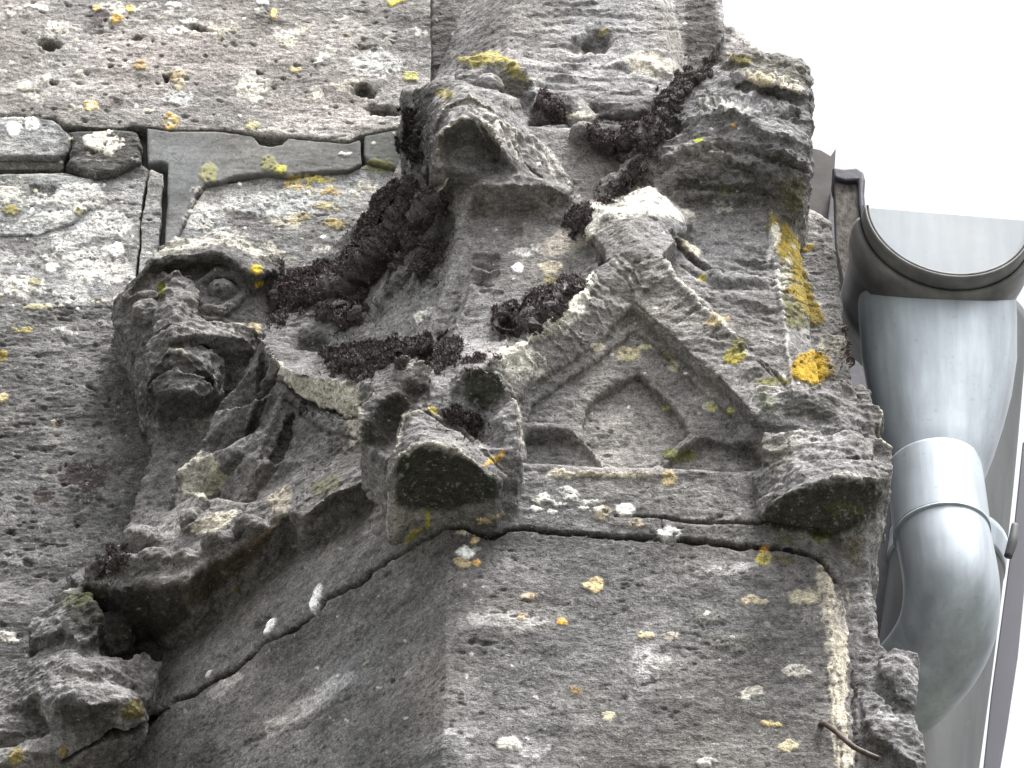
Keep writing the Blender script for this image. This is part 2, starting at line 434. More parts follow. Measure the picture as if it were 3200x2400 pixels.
# ------------------------------------------------------------------ the carved pinnacle
HV = 8.0
YW = -1000.0
def arris_planes(aL, bL, aR, bR, thL=45, thR=50):
    """octagonal shaft from its two front arrises, each given by two (u, v, Y)"""
    aL, bL, aR, bR = P(*aL), P(*bL), P(*aR), P(*bR)
    def nrm(a, b, h, out):
        n = np.cross(b-a, h); n /= np.linalg.norm(n)
        return n if n@out > 0 else -n
    tL, tR = math.radians(thL), math.radians(thR)
    nF = nrm(aL, bL, aR-aL, np.array([0, 1, 0]))
    nL = nrm(aL, bL, np.array([-math.cos(tL), -math.sin(tL), 0]), np.array([-1, .5, 0]))
    nR = nrm(aR, bR, np.array([math.cos(tR), -math.sin(tR), 0]), np.array([1, .5, 0]))
    return [(aL, nF), (aL, nL), (aR, nR)]
def zcut(u, v, Y): return P(u, v, Y)[2]
LOWER, MID, UPPER, GABLE, GABL2, CR_UL, CR_UR, CR_C, CR_R, CR_LR, CR_LL, FACE, BACK, BACK2, BACK3 = range(1, 16)
PART = {LOWER: 'lower_shaft', MID: 'middle_shaft', UPPER: 'upper_shaft', GABLE: 'gablet', GABL2: 'gablet', CR_UL: 'crocket', CR_UR: 'crocket',
        CR_C: 'crocket', CR_R: 'crocket', CR_LR: 'crocket', CR_LL: 'crocket', FACE: 'carved_face', BACK: 'rear_shaft', BACK2: 'rear_shaft', BACK3: 'rear_block'}
fd = Field((-1750, -1060, -1950), (1290, 400, 2330), HV)
def chain(pts, r, k=20, lab=None, flat=1.0, sub=False):
    q = [P(*p[:3]) for p in pts]
    (fd.sub if sub else fd.add)(sd_chain(q, r, flat), k, *(() if sub else (lab,)))
def blob(u, v, Y, rx, ry, rz, k=25, lab=None, rot=0, tilt=0, sub=False):
    s_ = sd_ell(P(u, v, Y), (rx, ry, rz), math.radians(rot), math.radians(tilt))
    (fd.sub if sub else fd.add)(s_, k, *(() if sub else (lab,)))
def sunk(pts, Yf, k=14):
    fd.sub(sd_poly(pts, Yf, 500, 60, 2), k)
def sheet(outline, lab, Y0, inner=(), k=12, rnd=6.0):
    """a solid whose outline and front surface are given by points (u, v, Y); it reaches back to Y0"""
    from mathutils.geometry import delaunay_2d_cdt
    O = np.array([P(*p) for p in outline]); I = np.array([P(*p) for p in inner]).reshape(-1, 3); A = np.concatenate([O, I])
    n = len(O)
    vo, _, tri, *_ = delaunay_2d_cdt([Vector((p[0], p[2])) for p in A], [(i, (i+1) % n) for i in range(n)], [], 0, .1)
    VO = np.array([(v.x, v.y) for v in vo])
    YO = np.array([A[np.argmin((A[:, 0]-q[0])**2+(A[:, 2]-q[1])**2), 1] for q in VO])
    A2 = O[:, [0, 2]]
    def f(X, Y, Z):
        x, z = np.broadcast_arrays(X[:, 0, :], Z[:, 0, :]); x = x.astype(np.float64); z = z.astype(np.float64)
        wsum = 0; ysum = 0
        for a in A:
            w = 1/((x-a[0])**2+(z-a[2])**2+30)**1.5; wsum = wsum+w; ysum = ysum+w*a[1]
        H = ysum/wsum
        for t in tri:
            a, b, c = VO[t[0]], VO[t[1]], VO[t[2]]; D = (b[1]-c[1])*(a[0]-c[0])+(c[0]-b[0])*(a[1]-c[1])
            if abs(D) < 1e-6: continue
            l0 = ((b[1]-c[1])*(x-c[0])+(c[0]-b[0])*(z-c[1]))/D; l1 = ((c[1]-a[1])*(x-c[0])+(a[0]-c[0])*(z-c[1]))/D; l2 = 1-l0-l1
            m = (l0 >= -.001) & (l1 >= -.001) & (l2 >= -.001)
            H = np.where(m, l0*YO[t[0]]+l1*YO[t[1]]+l2*YO[t[2]], H)
        q2 = np.stack([x.ravel(), z.ravel(), np.zeros(x.size)], 1)
        x = x+(11*fbm(q2, 55, 3, 61)).reshape(x.shape); z = z+(11*fbm(q2, 55, 3, 62)).reshape(x.shape)
        d2 = np.full(x.shape, 1e12); sg = np.ones(x.shape)
        for i in range(n):
            a, b = A2[i], A2[(i+1) % n]; e = b-a; wx, wz = x-a[0], z-a[1]
            t = np.clip((wx*e[0]+wz*e[1])/(e@e+1e-9), 0, 1)
            d2 = np.minimum(d2, (wx-e[0]*t)**2+(wz-e[1]*t)**2)
            c1 = z >= a[1]; c2 = z < b[1]; c3 = e[0]*wz > e[1]*wx
            sg = np.where((c1 & c2 & c3) | (~c1 & ~c2 & ~c3), -sg, sg)
        d = (sg*np.sqrt(d2)+rnd)[:, None, :]; h = (Y-H[:, None, :])*.8+rnd; h = np.maximum(h, Y0-Y)
        return np.minimum(np.maximum(d, h), 0)+np.sqrt(np.maximum(d, 0)**2+np.maximum(h, 0)**2)-rnd
    fd.add((f, np.array([A[:, 0].min(), Y0, A[:, 2].min()]), np.array([A[:, 0].max(), A[:, 1].max(), A[:, 2].max()])), k, lab)
def edge(a, b, out):      # upright cutting plane through two sight points
    a, b = P(*a), P(*b); n = np.cross(b-a, (0, 1, 0)); return (a, n if n@np.array(out, float) > 0 else -n)
# lower shaft
zc = zcut(1400, 1650, 0)
fd.add(sd_planes(arris_planes((1385, 2400, 6), (1400, 1650, 6), (2660, 2400, 6), (2590, 1720, 6)) + [((0, 0, zc-4), (0, 0, 1)), ((0, -1055, 0), (0, -1, 0)), edge((2690, 1700, -120), (2760, 2400, -100), (1, 0, 0))]), 4, LOWER)
# middle shaft, tapering behind the gablets
pm = arris_planes((1400, 1650, 0), (1495, 600, -130), (2600, 1720, 0), (2400, 620, -130))
e1, e2 = P(1270, 480, -330), P(830, 880, -700)
nb = np.cross(e2-e1, np.array([.25, -1, .1])); nb = nb if nb[2] > 0 else -nb
fd.add(sd_planes(pm + [((0, 0, zcut(1500, 430, -130)), (0, .45, 1)), ((0, 0, zc-2), (0, 0, -1)), (e1, nb), ((0, -1055, 0), (0, -1, 0)), edge((2470, 600, -200), (2560, 1240, -150), (1, 0, 0))]), 3, MID)
# upper shaft
pu = arris_planes((1570, 330, -300), (1610, -60, -330), (2120, 330, -300), (2050, -60, -330), 40, 62)
fd.add(sd_planes(pu + [((0, 0, zcut(1500, 600, -300)), (0, 0, -1)), ((0, -700, 0), (0, -1, 0)), edge((1335, 270, -500), (1490, 0, -560), (-1, 0, 0))]), 24, UPPER)
fd.add(sd_poly([(1345, -160), (1500, -120), (1470, 40), (1400, 160), (1352, 260)], -900, -560), 10, BACK)
fd.add(sd_poly([(2100, -120), (2235, -120), (2262, 30), (2262, 110), (2170, 250), (2120, 200)], -760, -440), 10, BACK2)
fd.add(sd_poly([(2240, 60), (2330, 90), (2390, 170), (2420, 260), (2160, 300), (2200, 180)], -760, -500, rnd=20), 14, BACK2)
# stone behind the right side
fd.add(sd_poly([(2380, 600), (2520, 640), (2600, 690), (2628, 900), (2650, 1100), (2672, 1260), (2690, 1500), (2400, 1500)], -760, -330, rnd=14), 12, BACK3)
# ledge at the foot of the upper shaft
chain([(1800, 330, -240), (1950, 345, -230), (2120, 325, -240)], 38, 20, MID)
chain([(1700, 350, -200), (1790, 345, -200), (1830, 390, -190)], 48, 20, MID)
blob(1980, 430, -130, 150, 70, 34, 14, sub=True)
chain([(1820, 420, -130), (1980, 440, -110), (2080, 430, -130)], 40, 25, MID)
blob(1930, 520, -90, 130, 60, 70, 20, sub=True)
# ---- front gablet
G0 = 28
fd.add(sd_poly([(1990, 800), (2110, 930), (2250, 1080), (2440, 1270), (2440, 1500), (1600, 1500), (1560, 1180), (1700, 1080), (1860, 960)], -160, G0, G0, rnd=8), 12, GABLE)
sunk([(1985, 1010), (2060, 1060), (2180, 1180), (2300, 1290), (2300, 1340), (2191, 1326), (2124, 1362), (2060, 1420), (1890, 1420), (1850, 1370), (1780, 1300), (1640, 1300), (1660, 1240), (1760, 1170), (1850, 1110)], 2)
sunk([(1998, 1124), (2045, 1177), (2098, 1223), (2138, 1270), (2150, 1320), (2090, 1370), (2040, 1440), (1930, 1440), (1880, 1390), (1830, 1330), (1819, 1290), (1826, 1243), (1866, 1197), (1952, 1150)], -38, 16)
sunk([(1640, 1322), (1700, 1318), (1766, 1318), (1819, 1350), (1866, 1400), (1900, 1478), (1640, 1440)], -34, 26)
sunk([(2071, 1425), (2124, 1378), (2191, 1342), (2257, 1342), (2350, 1362), (2400, 1420), (2330, 1460), (2080, 1478)], -34, 26)
sheet([(2030, 765, 110), (1944, 778, 110), (1871, 835, 100), (1842, 896, 112), (1802, 928, 114), (1741, 989, 118), (1694, 1030, 118), (1641, 1067, 122), (1588, 1091, 124), (1539, 1115, 130),
       (1545, 1200, 120), (1600, 1240, 70), (1650, 1210, 60), (1740, 1150, 50), (1822, 1100, 48), (1903, 1040, 50), (1985, 950, 70)], GABLE, -160, k=8,
      inner=[(1930, 860, 108), (1860, 960, 104), (1760, 1040, 104), (1650, 1110, 108)])
sheet([(1985, 765, 110), (2058, 800, 114), (2131, 890, 114), (2188, 945, 114), (2270, 1022, 112), (2351, 1100, 106), (2432, 1172, 96), (2490, 1240, 80), (2430, 1330, 86),
       (2350, 1290, 100), (2270, 1206, 104), (2229, 1168, 104), (2148, 1100, 104), (2066, 1020, 102), (1975, 948, 84)], GABLE, -160, k=6, inner=[(2020, 860, 112)])
sheet([(1830, 720, -50), (1812, 690, -60), (1830, 650, -55), (1870, 628, -45), (1930, 625, -40), (1975, 600, -30), (2030, 583, -30), (2060, 600, -25), (2110, 650, -40), (2170, 695, -80), (2130, 730, -20),
       (2085, 780, 60), (2062, 812, 106), (2000, 800, 110), (1950, 795, 105), (1900, 835, 80), (1885, 780, 10), (1868, 740, -10)], GABLE, -260, k=20,
      inner=[(2000, 760, 100), (2020, 650, 10), (1890, 660, -10), (1960, 720, 60)])
sheet([(1860, 800, -60), (1900, 860, 60), (1860, 890, 90), (1800, 930, 90), (1700, 1030, 100), (1640, 1060, 90), (1690, 960, -60), (1790, 880, -100)], GABLE, -260, k=24)
sheet([(1600, 1490, 20), (2420, 1490, 20), (2470, 1640, 24), (2590, 1722, 4), (1400, 1650, 4), (1480, 1560, 20)], MID, -120, k=14, inner=[(1700, 1500, 30), (2300, 1500, 30)])
chain([(1640, 1462, 20), (1800, 1478, 24), (2060, 1484, 24), (2400, 1490, 10)], [14, 20, 18, 14], 16, MID)
# ---- ridge of the shaft's arris, sweeping out to the crocket
sheet([(1475, 880, -60), (1545, 960, -50), (1590, 1060, 10), (1560, 1140, 70), (1500, 1180, 90), (1420, 1190, 90), (1350, 1160, 30), (1400, 1060, -50)], MID, -260, k=34, inner=[(1450, 1080, 40)])
# ---- gablet of the left facet, seen foreshortened
sheet([(818, 1062, -470), (847, 1107, -440), (888, 1148, -415), (933, 1170, -395), (978, 1179, -365), (1023, 1188, -340), (1060, 1184, -315), (1095, 1193, -285), (1136, 1197, -255), (1190, 1215, -205),
       (1175, 1300, -210), (1127, 1304, -290), (1068, 1292, -340), (1005, 1275, -385), (933, 1238, -430), (930, 1262, -480), (1005, 1300, -440), (1068, 1315, -400), (1140, 1335, -340), (1150, 1390, -300), (1165, 1490, -150), (1027, 1545, -235), (948, 1612, -310), (895, 1600, -390), (849, 1658, -425), (800, 1700, -455), (762, 1705, -480), (700, 1750, -510), (663, 1745, -530), (597, 1805, -545),
       (560, 1795, -560), (517, 1822, -580), (450, 1812, -620), (398, 1835, -655), (330, 1818, -720), (252, 1824, -790), (200, 1800, -960), (330, 1720, -900), (450, 1640, -860), (550, 1585, -780), (548, 1500, -760), (610, 1446, -735),
       (645, 1378, -720), (672, 1288, -690), (740, 1197, -620), (780, 1107, -560)], GABL2, -1050, k=10,
      inner=[(800, 1150, -530), (745, 1270, -560), (705, 1400, -600), (620, 1540, -650), (560, 1650, -690),
             (862, 1165, -580), (829, 1220, -625), (797, 1301, -670), (743, 1420, -720), (650, 1540, -760), (880, 1220, -470), (845, 1320, -490), (800, 1440, -530), (720, 1570, -570), (640, 1680, -600),
             (915, 1301, -525), (862, 1433, -585), (755, 1585, -650), (1000, 1380, -420), (960, 1440, -440), (880, 1560, -470), (780, 1660, -520), (1050, 1430, -380), (1020, 1520, -290), (1100, 1470, -240), (450, 1740, -740), (340, 1780, -800)])
sheet([(818, 1064, -478), (835, 1010, -520), (900, 975, -530), (1000, 960, -510), (1150, 1000, -400), (1260, 1060, -260), (1330, 1140, -110), (1250, 1190, -130), (1190, 1215, -210), (1136, 1200, -260), (1060, 1188, -320), (978, 1182, -370), (888, 1152, -420)], GABL2, -1050, k=24,
      inner=[(960, 1090, -480), (1080, 1120, -400)])
blob(968, 1062, -430, 44, 50, 30, 10, sub=True)
for q_ in ((790, 1660, -470, 60, 60, 34), (690, 1715, -530, 66, 70, 36), (590, 1770, -580, 60, 70, 34), (500, 1770, -640, 80, 70, 44), (410, 1790, -690, 60, 70, 34), (320, 1790, -760, 60, 60, 40), (450, 1700, -760, 80, 70, 50), (640, 1640, -640, 80, 50, 50)):
    blob(*q_, 24, CR_LL, rot=-22)
# ---- lower left ledge and crocket
sheet([(100, 1930, -860), (150, 1890, -840), (179, 1862, -820), (252, 1822, -800), (300, 1880, -700), (320, 1930, -690), (300, 1990, -680), (250, 2010, -690), (200, 1960, -740), (150, 1990, -760), (90, 1990, -820)], CR_LL, -1050, k=24, inner=[(240, 1900, -730)])
sheet([(200, 2010, -800), (250, 2000, -770), (310, 2050, -740), (380, 2060, -740), (450, 2030, -800), (500, 2070, -840), (480, 2170, -810), (400, 2180, -690), (385, 2190, -660), (278, 2200, -610), (219, 2165, -610),
       (172, 2195, -640), (110, 2170, -720), (60, 2200, -780), (-60, 2240, -900), (-60, 2120, -960), (80, 2060, -860)], CR_LL, -1050, k=26, inner=[(320, 2070, -660), (219, 2075, -650), (166, 2110, -680), (330, 2140, -700), (250, 2120, -640)])
blob(330, 1990, -880, 90, 70, 80, 24, CR_LL)
blob(300, 2230, -740, 150, 100, 80, 30, CR_LL)
blob(290, 2215, -560, 110, 70, 30, 18, rot=-12, sub=True)
chain([(400, 2270, -800), (250, 2330, -800), (60, 2390, -820), (-80, 2420, -860)], 60, 26, CR_LL)
blob(40, 2300, -900, 140, 90, 90, 30, CR_LL)
# ---- upper left crocket
blob(1490, 430, -240, 170, 130, 130, 30, CR_UL)
blob(1340, 420, -330, 70, 110, 130, 30, CR_UL)
sheet([(1427, 190, -130), (1459, 173, -120), (1537, 163, -110), (1573, 173, -110), (1598, 194, -110), (1638, 218, -120), (1663, 263, -150), (1675, 304, -180), (1690, 370, -200), (1600, 400, -150), (1440, 300, -130)], CR_UL, -420, k=14, inner=[(1520, 200, -100), (1560, 280, -150), (1640, 320, -190)])
blob(1600, 262, -80, 46, 50, 42, 20, sub=True); blob(1530, 268, -110, 44, 40, 42, 10, CR_UL)
sheet([(1301, 271, -100), (1333, 263, -70), (1410, 251, -30), (1451, 251, -10), (1496, 279, 0), (1557, 291, 0), (1610, 312, -10), (1634, 340, -30), (1640, 400, -50), (1700, 470, -90), (1800, 560, -125), (1770, 600, -100),
       (1700, 560, -60), (1640, 500, -20), (1590, 440, 30), (1557, 377, 60), (1541, 344, 80), (1508, 320, 95), (1459, 301, 105), (1427, 308, 100), (1394, 328, 85), (1366, 377, 50), (1358, 413, 10), (1340, 480, -60), (1325, 560, -140),
       (1280, 500, -190), (1253, 430, -190), (1262, 370, -160), (1280, 320, -130)], CR_UL, -420, k=12, inner=[(1430, 280, 40), (1540, 320, 50), (1600, 380, 20), (1340, 330, -60), (1310, 420, -130)])
sheet([(1362, 400, 0), (1394, 335, 60), (1427, 314, 80), (1459, 307, 85), (1508, 326, 75), (1541, 352, 60), (1562, 390, 40), (1600, 450, 10), (1650, 520, -30), (1700, 575, -60), (1625, 545, 0), (1590, 500, 60), (1573, 466, 90),
       (1537, 397, 105), (1496, 371, 120), (1443, 367, 125), (1410, 379, 115), (1382, 411, 110), (1372, 466, 60), (1368, 550, -10), (1348, 540, -60), (1340, 450, -30)], CR_UL, -420, k=10)
blob(1468, 520, -30, 84, 84, 84, 40, CR_UL)
sheet([(1400, 650, -130), (1415, 560, -50), (1435, 530, -40), (1459, 505, -30), (1496, 497, -20), (1557, 505, -10), (1598, 515, 0), (1700, 550, -30), (1800, 585, -90), (1768, 609, -50), (1720, 582, -20), (1638, 576, 10), (1557, 580, 15), (1516, 576, 10), (1480, 600, -30), (1450, 670, -100)], CR_UL, -300, k=16, inner=[(1500, 535, 0)])
# ---- upper right crocket
blob(2290, 370, -190, 230, 140, 170, 40, CR_UR)
blob(2400, 260, -220, 120, 110, 90, 30, CR_UR)
sheet([(2200, 230, -190), (2250, 188, -170), (2290, 165, -155), (2348, 155, -140), (2388, 163, -130), (2470, 179, -120), (2510, 198, -120), (2527, 232, -110), (2533, 285, -80), (2527, 301, -60), (2510, 294, -20), (2449, 270, 10), (2388, 260, 14), (2331, 247, -10), (2270, 262, -50), (2180, 310, -110)], CR_UR, -420, k=16, inner=[(2400, 205, -70), (2300, 215, -110), (2460, 230, -30)])
sheet([(2100, 345, -110), (2180, 290, -110), (2280, 270, -90), (2400, 300, -70), (2500, 330, -60), (2535, 370, -60), (2531, 431, -40), (2527, 450, 0), (2490, 436, 40), (2449, 412, 70), (2409, 418, 80), (2368, 402, 80), (2340, 362, 75), (2287, 332, 70), (2246, 330, 55), (2185, 362, 10), (2140, 410, -40)], CR_UR, -420, k=16, inner=[(2430, 360, 10), (2300, 305, 10)])
sheet([(1990, 570, -120), (2040, 490, -90), (2110, 410, -50), (2200, 360, 0), (2300, 345, 40), (2400, 420, 50), (2490, 442, 15), (2530, 452, -10), (2532, 533, -60), (2527, 586, -90), (2510, 643, -130), (2485, 690, -170), (2440, 660, -140),
       (2400, 620, -90), (2300, 610, -70), (2180, 610, -90), (2080, 600, -105), (1900, 645, -130), (1880, 595, -120), (1940, 560, -110)], CR_UR, -420, k=26, inner=[(2300, 480, 10), (2420, 540, 0), (2180, 500, -20)])
chain([(2100, 340, -110), (2030, 430, -90), (1990, 520, -110), (1890, 600, -130)], [44, 48, 44, 34], 34, CR_UR)
for q_ in ((2475, 240, -130, 62, 70, 56), (2490, 330, -90, 52, 70, 40), (2500, 395, -90, 44, 60, 34), (2470, 540, -130, 66, 90, 90), (2400, 600, -140, 70, 80, 60), (2330, 215, -150, 70, 70, 40), (2250, 470, -60, 110, 70, 70)):
    blob(*q_, 26, CR_UR)
for q_ in ((1290, 320, -190, 46, 60, 50), (1275, 420, -210, 34, 60, 70), (1310, 540, -200, 40, 60, 70), (1380, 300, -80, 50, 60, 40)):
    blob(*q_, 24, CR_UL)
for q_ in ((1465, 345, -20, 92, 90, 52), (1400, 360, -50, 60, 70, 60), (1540, 370, -30, 66, 70, 56), (1600, 430, -60, 60, 60, 60)):
    blob(*q_, 34, CR_UL)
blob(1470, 470, 60, 70, 60, 46, 34, sub=True)
# ridges running down the left facet from the upper left crocket
chain([(1340, 600, -260), (1250, 720, -340), (1150, 820, -420), (1060, 900, -500)], [34, 30, 26, 22], 40, MID)
chain([(1400, 640, -200), (1345, 760, -240), (1290, 900, -290)], [26, 22, 18], 34, MID)
chain([(1370, 540, -20), (1365, 620, -110), (1330, 720, -220), (1270, 830, -300), (1180, 940, -380)], [26, 30, 30, 26, 20], 36, MID)
chain([(1450, 640, -110), (1440, 780, -140), (1400, 930, -150), (1330, 1080, -170)], [24, 24, 24, 20], 36, MID)
chain([(1620, 560, -40), (1700, 640, -110), (1760, 690, -140)], [30, 26, 20], 34, MID)
# ---- centre crocket
blob(1390, 1330, 0, 170, 130, 190, 30, CR_C)
sheet([(1250, 1140, 190), (1271, 1127, 210), (1320, 1122, 220), (1350, 1136, 215), (1350, 1170, 190), (1330, 1250, 180), (1280, 1330, 190), (1240, 1420, 170), (1200, 1440, 130), (1130, 1400, 90), (1122, 1362, 130), (1131, 1316, 170), (1122, 1267, 180), (1181, 1207, 190)], CR_C, -150, k=8, inner=[(1230, 1250, 200)])
blob(1222, 1300, 235, 80, 135, 128, 12, rot=-16, sub=True); blob(1300, 1196, 245, 50, 90, 48, 14, sub=True)
sheet([(1400, 1200, 100), (1443, 1149, 180), (1511, 1140, 200), (1551, 1163, 205), (1588, 1203, 200), (1615, 1253, 190), (1624, 1316, 185), (1630, 1384, 170), (1630, 1440, 145), (1620, 1500, 110), (1622, 1570, 50), (1540, 1590, 60), (1440, 1560, 120), (1400, 1400, 160), (1380, 1300, 100)], CR_C, -150, k=12,
      inner=[(1570, 1300, 190), (1580, 1400, 170), (1500, 1300, 80), (1490, 1380, 80), (1560, 1480, 120)])
blob(1512, 1222, 240, 76, 120, 56, 16, sub=True)
sheet([(1235, 1370, 250), (1250, 1292, 260), (1280, 1275, 270), (1335, 1280, 275), (1380, 1310, 280), (1440, 1350, 280), (1490, 1400, 265), (1540, 1450, 230), (1585, 1490, 170), (1550, 1510, 220), (1505, 1470, 280), (1470, 1440, 305), (1420, 1408, 330), (1385, 1392, 342), (1350, 1384, 348), (1318, 1386, 348), (1285, 1400, 338), (1255, 1428, 315), (1228, 1470, 270), (1205, 1520, 190), (1212, 1440, 230)], CR_C, -100, k=8,
      inner=[(1310, 1330, 310), (1400, 1360, 315)])
blob(1365, 1530, 330, 120, 190, 90, 14, sub=True)
sheet([(1430, 1590, 50), (1500, 1560, 90), (1560, 1545, 90), (1620, 1570, 60), (1560, 1600, 40)], CR_C, -60, k=14)
# ---- right crocket
blob(2540, 1390, -30, 170, 130, 170, 34, CR_R)
sheet([(2336, 1263, 70), (2370, 1210, 90), (2403, 1197, 100), (2449, 1217, 120), (2502, 1223, 130), (2562, 1197, 120), (2622, 1184, 90), (2661, 1205, 60), (2700, 1280, 40), (2700, 1340, 60), (2640, 1340, 110), (2560, 1330, 110), (2460, 1330, 100), (2400, 1320, 90), (2350, 1330, 60)], CR_R, -200, k=12, inner=[(2400, 1260, 120)])
blob(2540, 1268, 170, 105, 80, 34, 16, rot=-4, sub=True)
sheet([(2640, 1215, 20), (2661, 1210, 40), (2695, 1190, 40), (2724, 1217, 40), (2724, 1250, 45), (2754, 1283, 45), (2754, 1316, 40), (2734, 1329, 50), (2741, 1362, 50), (2787, 1396, 30), (2794, 1435, 20), (2781, 1478, 20), (2740, 1500, 20), (2650, 1400, 20)], CR_R, -100, k=8, inner=[(2700, 1260, 50)])
sheet([(2380, 1350, 90), (2480, 1335, 130), (2588, 1352, 150), (2648, 1343, 160), (2681, 1349, 160), (2728, 1369, 130), (2728, 1420, 140), (2690, 1430, 190), (2600, 1436, 200), (2480, 1430, 150), (2380, 1440, 100)], CR_R, -150, k=10, inner=[(2640, 1390, 190)])
sheet([(2350, 1480, 50), (2400, 1450, 100), (2462, 1429, 140), (2562, 1442, 180), (2641, 1442, 200), (2728, 1435, 190), (2774, 1475, 170), (2785, 1515, 140), (2767, 1522, 150), (2720, 1492, 240), (2641, 1490, 275), (2575, 1505, 270), (2500, 1532, 230), (2430, 1564, 160), (2390, 1600, 90), (2355, 1560, 40)], CR_R, -150, k=12, inner=[(2640, 1465, 240), (2500, 1480, 210)])
blob(2590, 1610, 270, 150, 190, 70, 20, sub=True)
blob(2690, 1610, 0, 76, 90, 110, 30, CR_R)
sheet([(2640, 1640, -20), (2740, 1600, 10), (2752, 1650, 0), (2715, 1720, -10), (2716, 1800, -30), (2735, 1900, -40), (2750, 2000, -50), (2790, 2060, -50), (2800, 2150, -50), (2780, 2250, -50), (2800, 2440, -60), (2640, 2440, -60), (2640, 2000, -60), (2610, 1760, -30)], CR_LR, -760, k=26, inner=[(2690, 1900, -30), (2700, 2150, -40)])
# ---- lower right crocket
sheet([(2755, 2030, -30), (2800, 2022, -10), (2850, 2032, -20), (2868, 2060, -30), (2862, 2090, -40), (2870, 2130, -40), (2868, 2160, -40), (2850, 2200, -40), (2800, 2180, -20), (2790, 2130, 0), (2760, 2100, 0)], CR_LR, -220, k=14, inner=[(2800, 2080, 10)])
sheet([(2700, 2130, -40), (2760, 2180, -10), (2830, 2250, 0), (2880, 2290, -20), (2890, 2330, -30), (2896, 2380, -40), (2880, 2430, -50), (2860, 2380, 10), (2800, 2340, 20), (2740, 2300, 20), (2690, 2240, -10)], CR_LR, -260, k=14, inner=[(2780, 2260, 20)])
sheet([(2790, 2150, -60), (2810, 2170, -60), (2850, 2220, -60), (2870, 2290, -60), (2840, 2300, -40), (2790, 2230, -40)], CR_LR, -240, k=10)
# ---- carved face by the wall
FY = -720
blob(640, 1010, FY-190, 230, 170, 260, 40, FACE)
sheet([(345, 944, FY-120), (408, 881, FY-60), (449, 827, FY-30), (503, 768, FY-10), (553, 741, FY), (616, 732, FY+10), (707, 727, FY+10), (797, 757, FY), (842, 786, FY-10), (883, 808, FY-30), (890, 850, FY-60),
       (842, 850, FY+10), (797, 853, FY+30), (752, 826, FY+50), (684, 788, FY+64), (616, 792, FY+66), (535, 795, FY+60), (481, 806, FY+50), (430, 870, FY+10), (404, 910, FY-20), (370, 980, FY-90)], FACE, -1050, k=10, inner=[(640, 760, FY+30), (780, 800, FY+20)])
sheet([(404, 905, FY-60), (481, 830, FY-20), (520, 850, FY+10), (600, 850, FY+10), (640, 900, FY-70), (780, 860, FY-90), (870, 870, FY-100), (880, 1000, FY-90), (810, 1070, FY-60), (790, 1200, FY-100), (700, 1310, FY-190), (600, 1330, FY-230), (500, 1320, FY-240),
       (440, 1260, FY-180), (420, 1150, FY-90), (400, 1060, FY-80), (360, 1010, FY-110)], FACE, -1050, k=16,
      inner=[(500, 980, FY+20), (620, 960, FY-60), (700, 960, FY-50), (780, 960, FY-70), (440, 980, FY-50), (560, 1080, FY+10), (560, 1150, FY-30), (560, 1230, FY-110), (720, 1150, FY-110), (640, 1240, FY-150)])
sheet([(512, 850, FY+20), (560, 845, FY+40), (610, 880, FY+20), (625, 990, FY+20), (640, 1030, FY+60), (562, 1016, FY+110), (526, 1010, FY+110), (481, 1034, FY+70), (470, 1000, FY+40), (510, 940, FY+40)], FACE, -1000, k=12, inner=[(560, 950, FY+80)])
blob(465, 985, FY-20, 56, 50, 48, 12, FACE)
chain([(400, 930, FY-40), (440, 915, FY), (480, 925, FY+10)], 12, 10, FACE)
blob(692, 914, FY-34, 50, 54, 36, 3, FACE)
chain([(608, 926, FY-46), (624, 878, FY-20), (680, 852, FY-4), (742, 864, FY-16), (768, 912, FY-50)], [14, 19, 21, 19, 14], 4, FACE)
chain([(612, 933, FY-50), (640, 962, FY-26), (700, 972, FY-18), (768, 918, FY-50)], [13, 17, 18, 13], 4, FACE)
sheet([(481, 1040, FY+80), (526, 1012, FY+120), (562, 1016, FY+120), (625, 995, FY+50), (690, 1005, FY+30), (752, 1016, FY), (800, 1040, FY-40), (790, 1075, FY-20), (770, 1060, FY+10), (684, 1048, FY+60), (616, 1044, FY+100), (540, 1060, FY+120), (478, 1085, FY+70), (455, 1110, FY+40), (465, 1070, FY+50)], FACE, -1000, k=10)
sheet([(430, 1150, FY+10), (455, 1105, FY+50), (540, 1070, FY+70), (640, 1080, FY+50), (700, 1120, FY), (690, 1190, FY), (672, 1190, FY+30), (660, 1165, FY+56), (625, 1135, FY+78), (571, 1108, FY+92), (521, 1104, FY+92), (490, 1126, FY+66), (467, 1180, FY+40), (450, 1200, FY)], FACE, -1000, k=8)
sheet([(452, 1220, FY-20), (468, 1192, FY+40), (512, 1160, FY+78), (553, 1146, FY+88), (600, 1158, FY+80), (655, 1186, FY+46), (705, 1200, FY-30), (660, 1236, FY+10), (600, 1232, FY+50), (540, 1226, FY+60), (490, 1240, FY+30)], FACE, -1000, k=8)
blob(700, 1110, FY+60, 60, 50, 26, 18, rot=10, sub=True)
blob(565, 1165, FY+8, 84, 60, 44, 24, FACE)
sheet([(470, 1290, -860), (690, 1290, -800), (640, 1400, -840), (560, 1560, -850), (450, 1740, -860), (330, 1780, -900), (420, 1560, -890), (490, 1400, -880)], FACE, -1050, k=20)
print('field', round(time.time()-T0, 1))
V, Fq, lab = surface_nets(fd)
print('nets', len(V), round(time.time()-T0, 1))
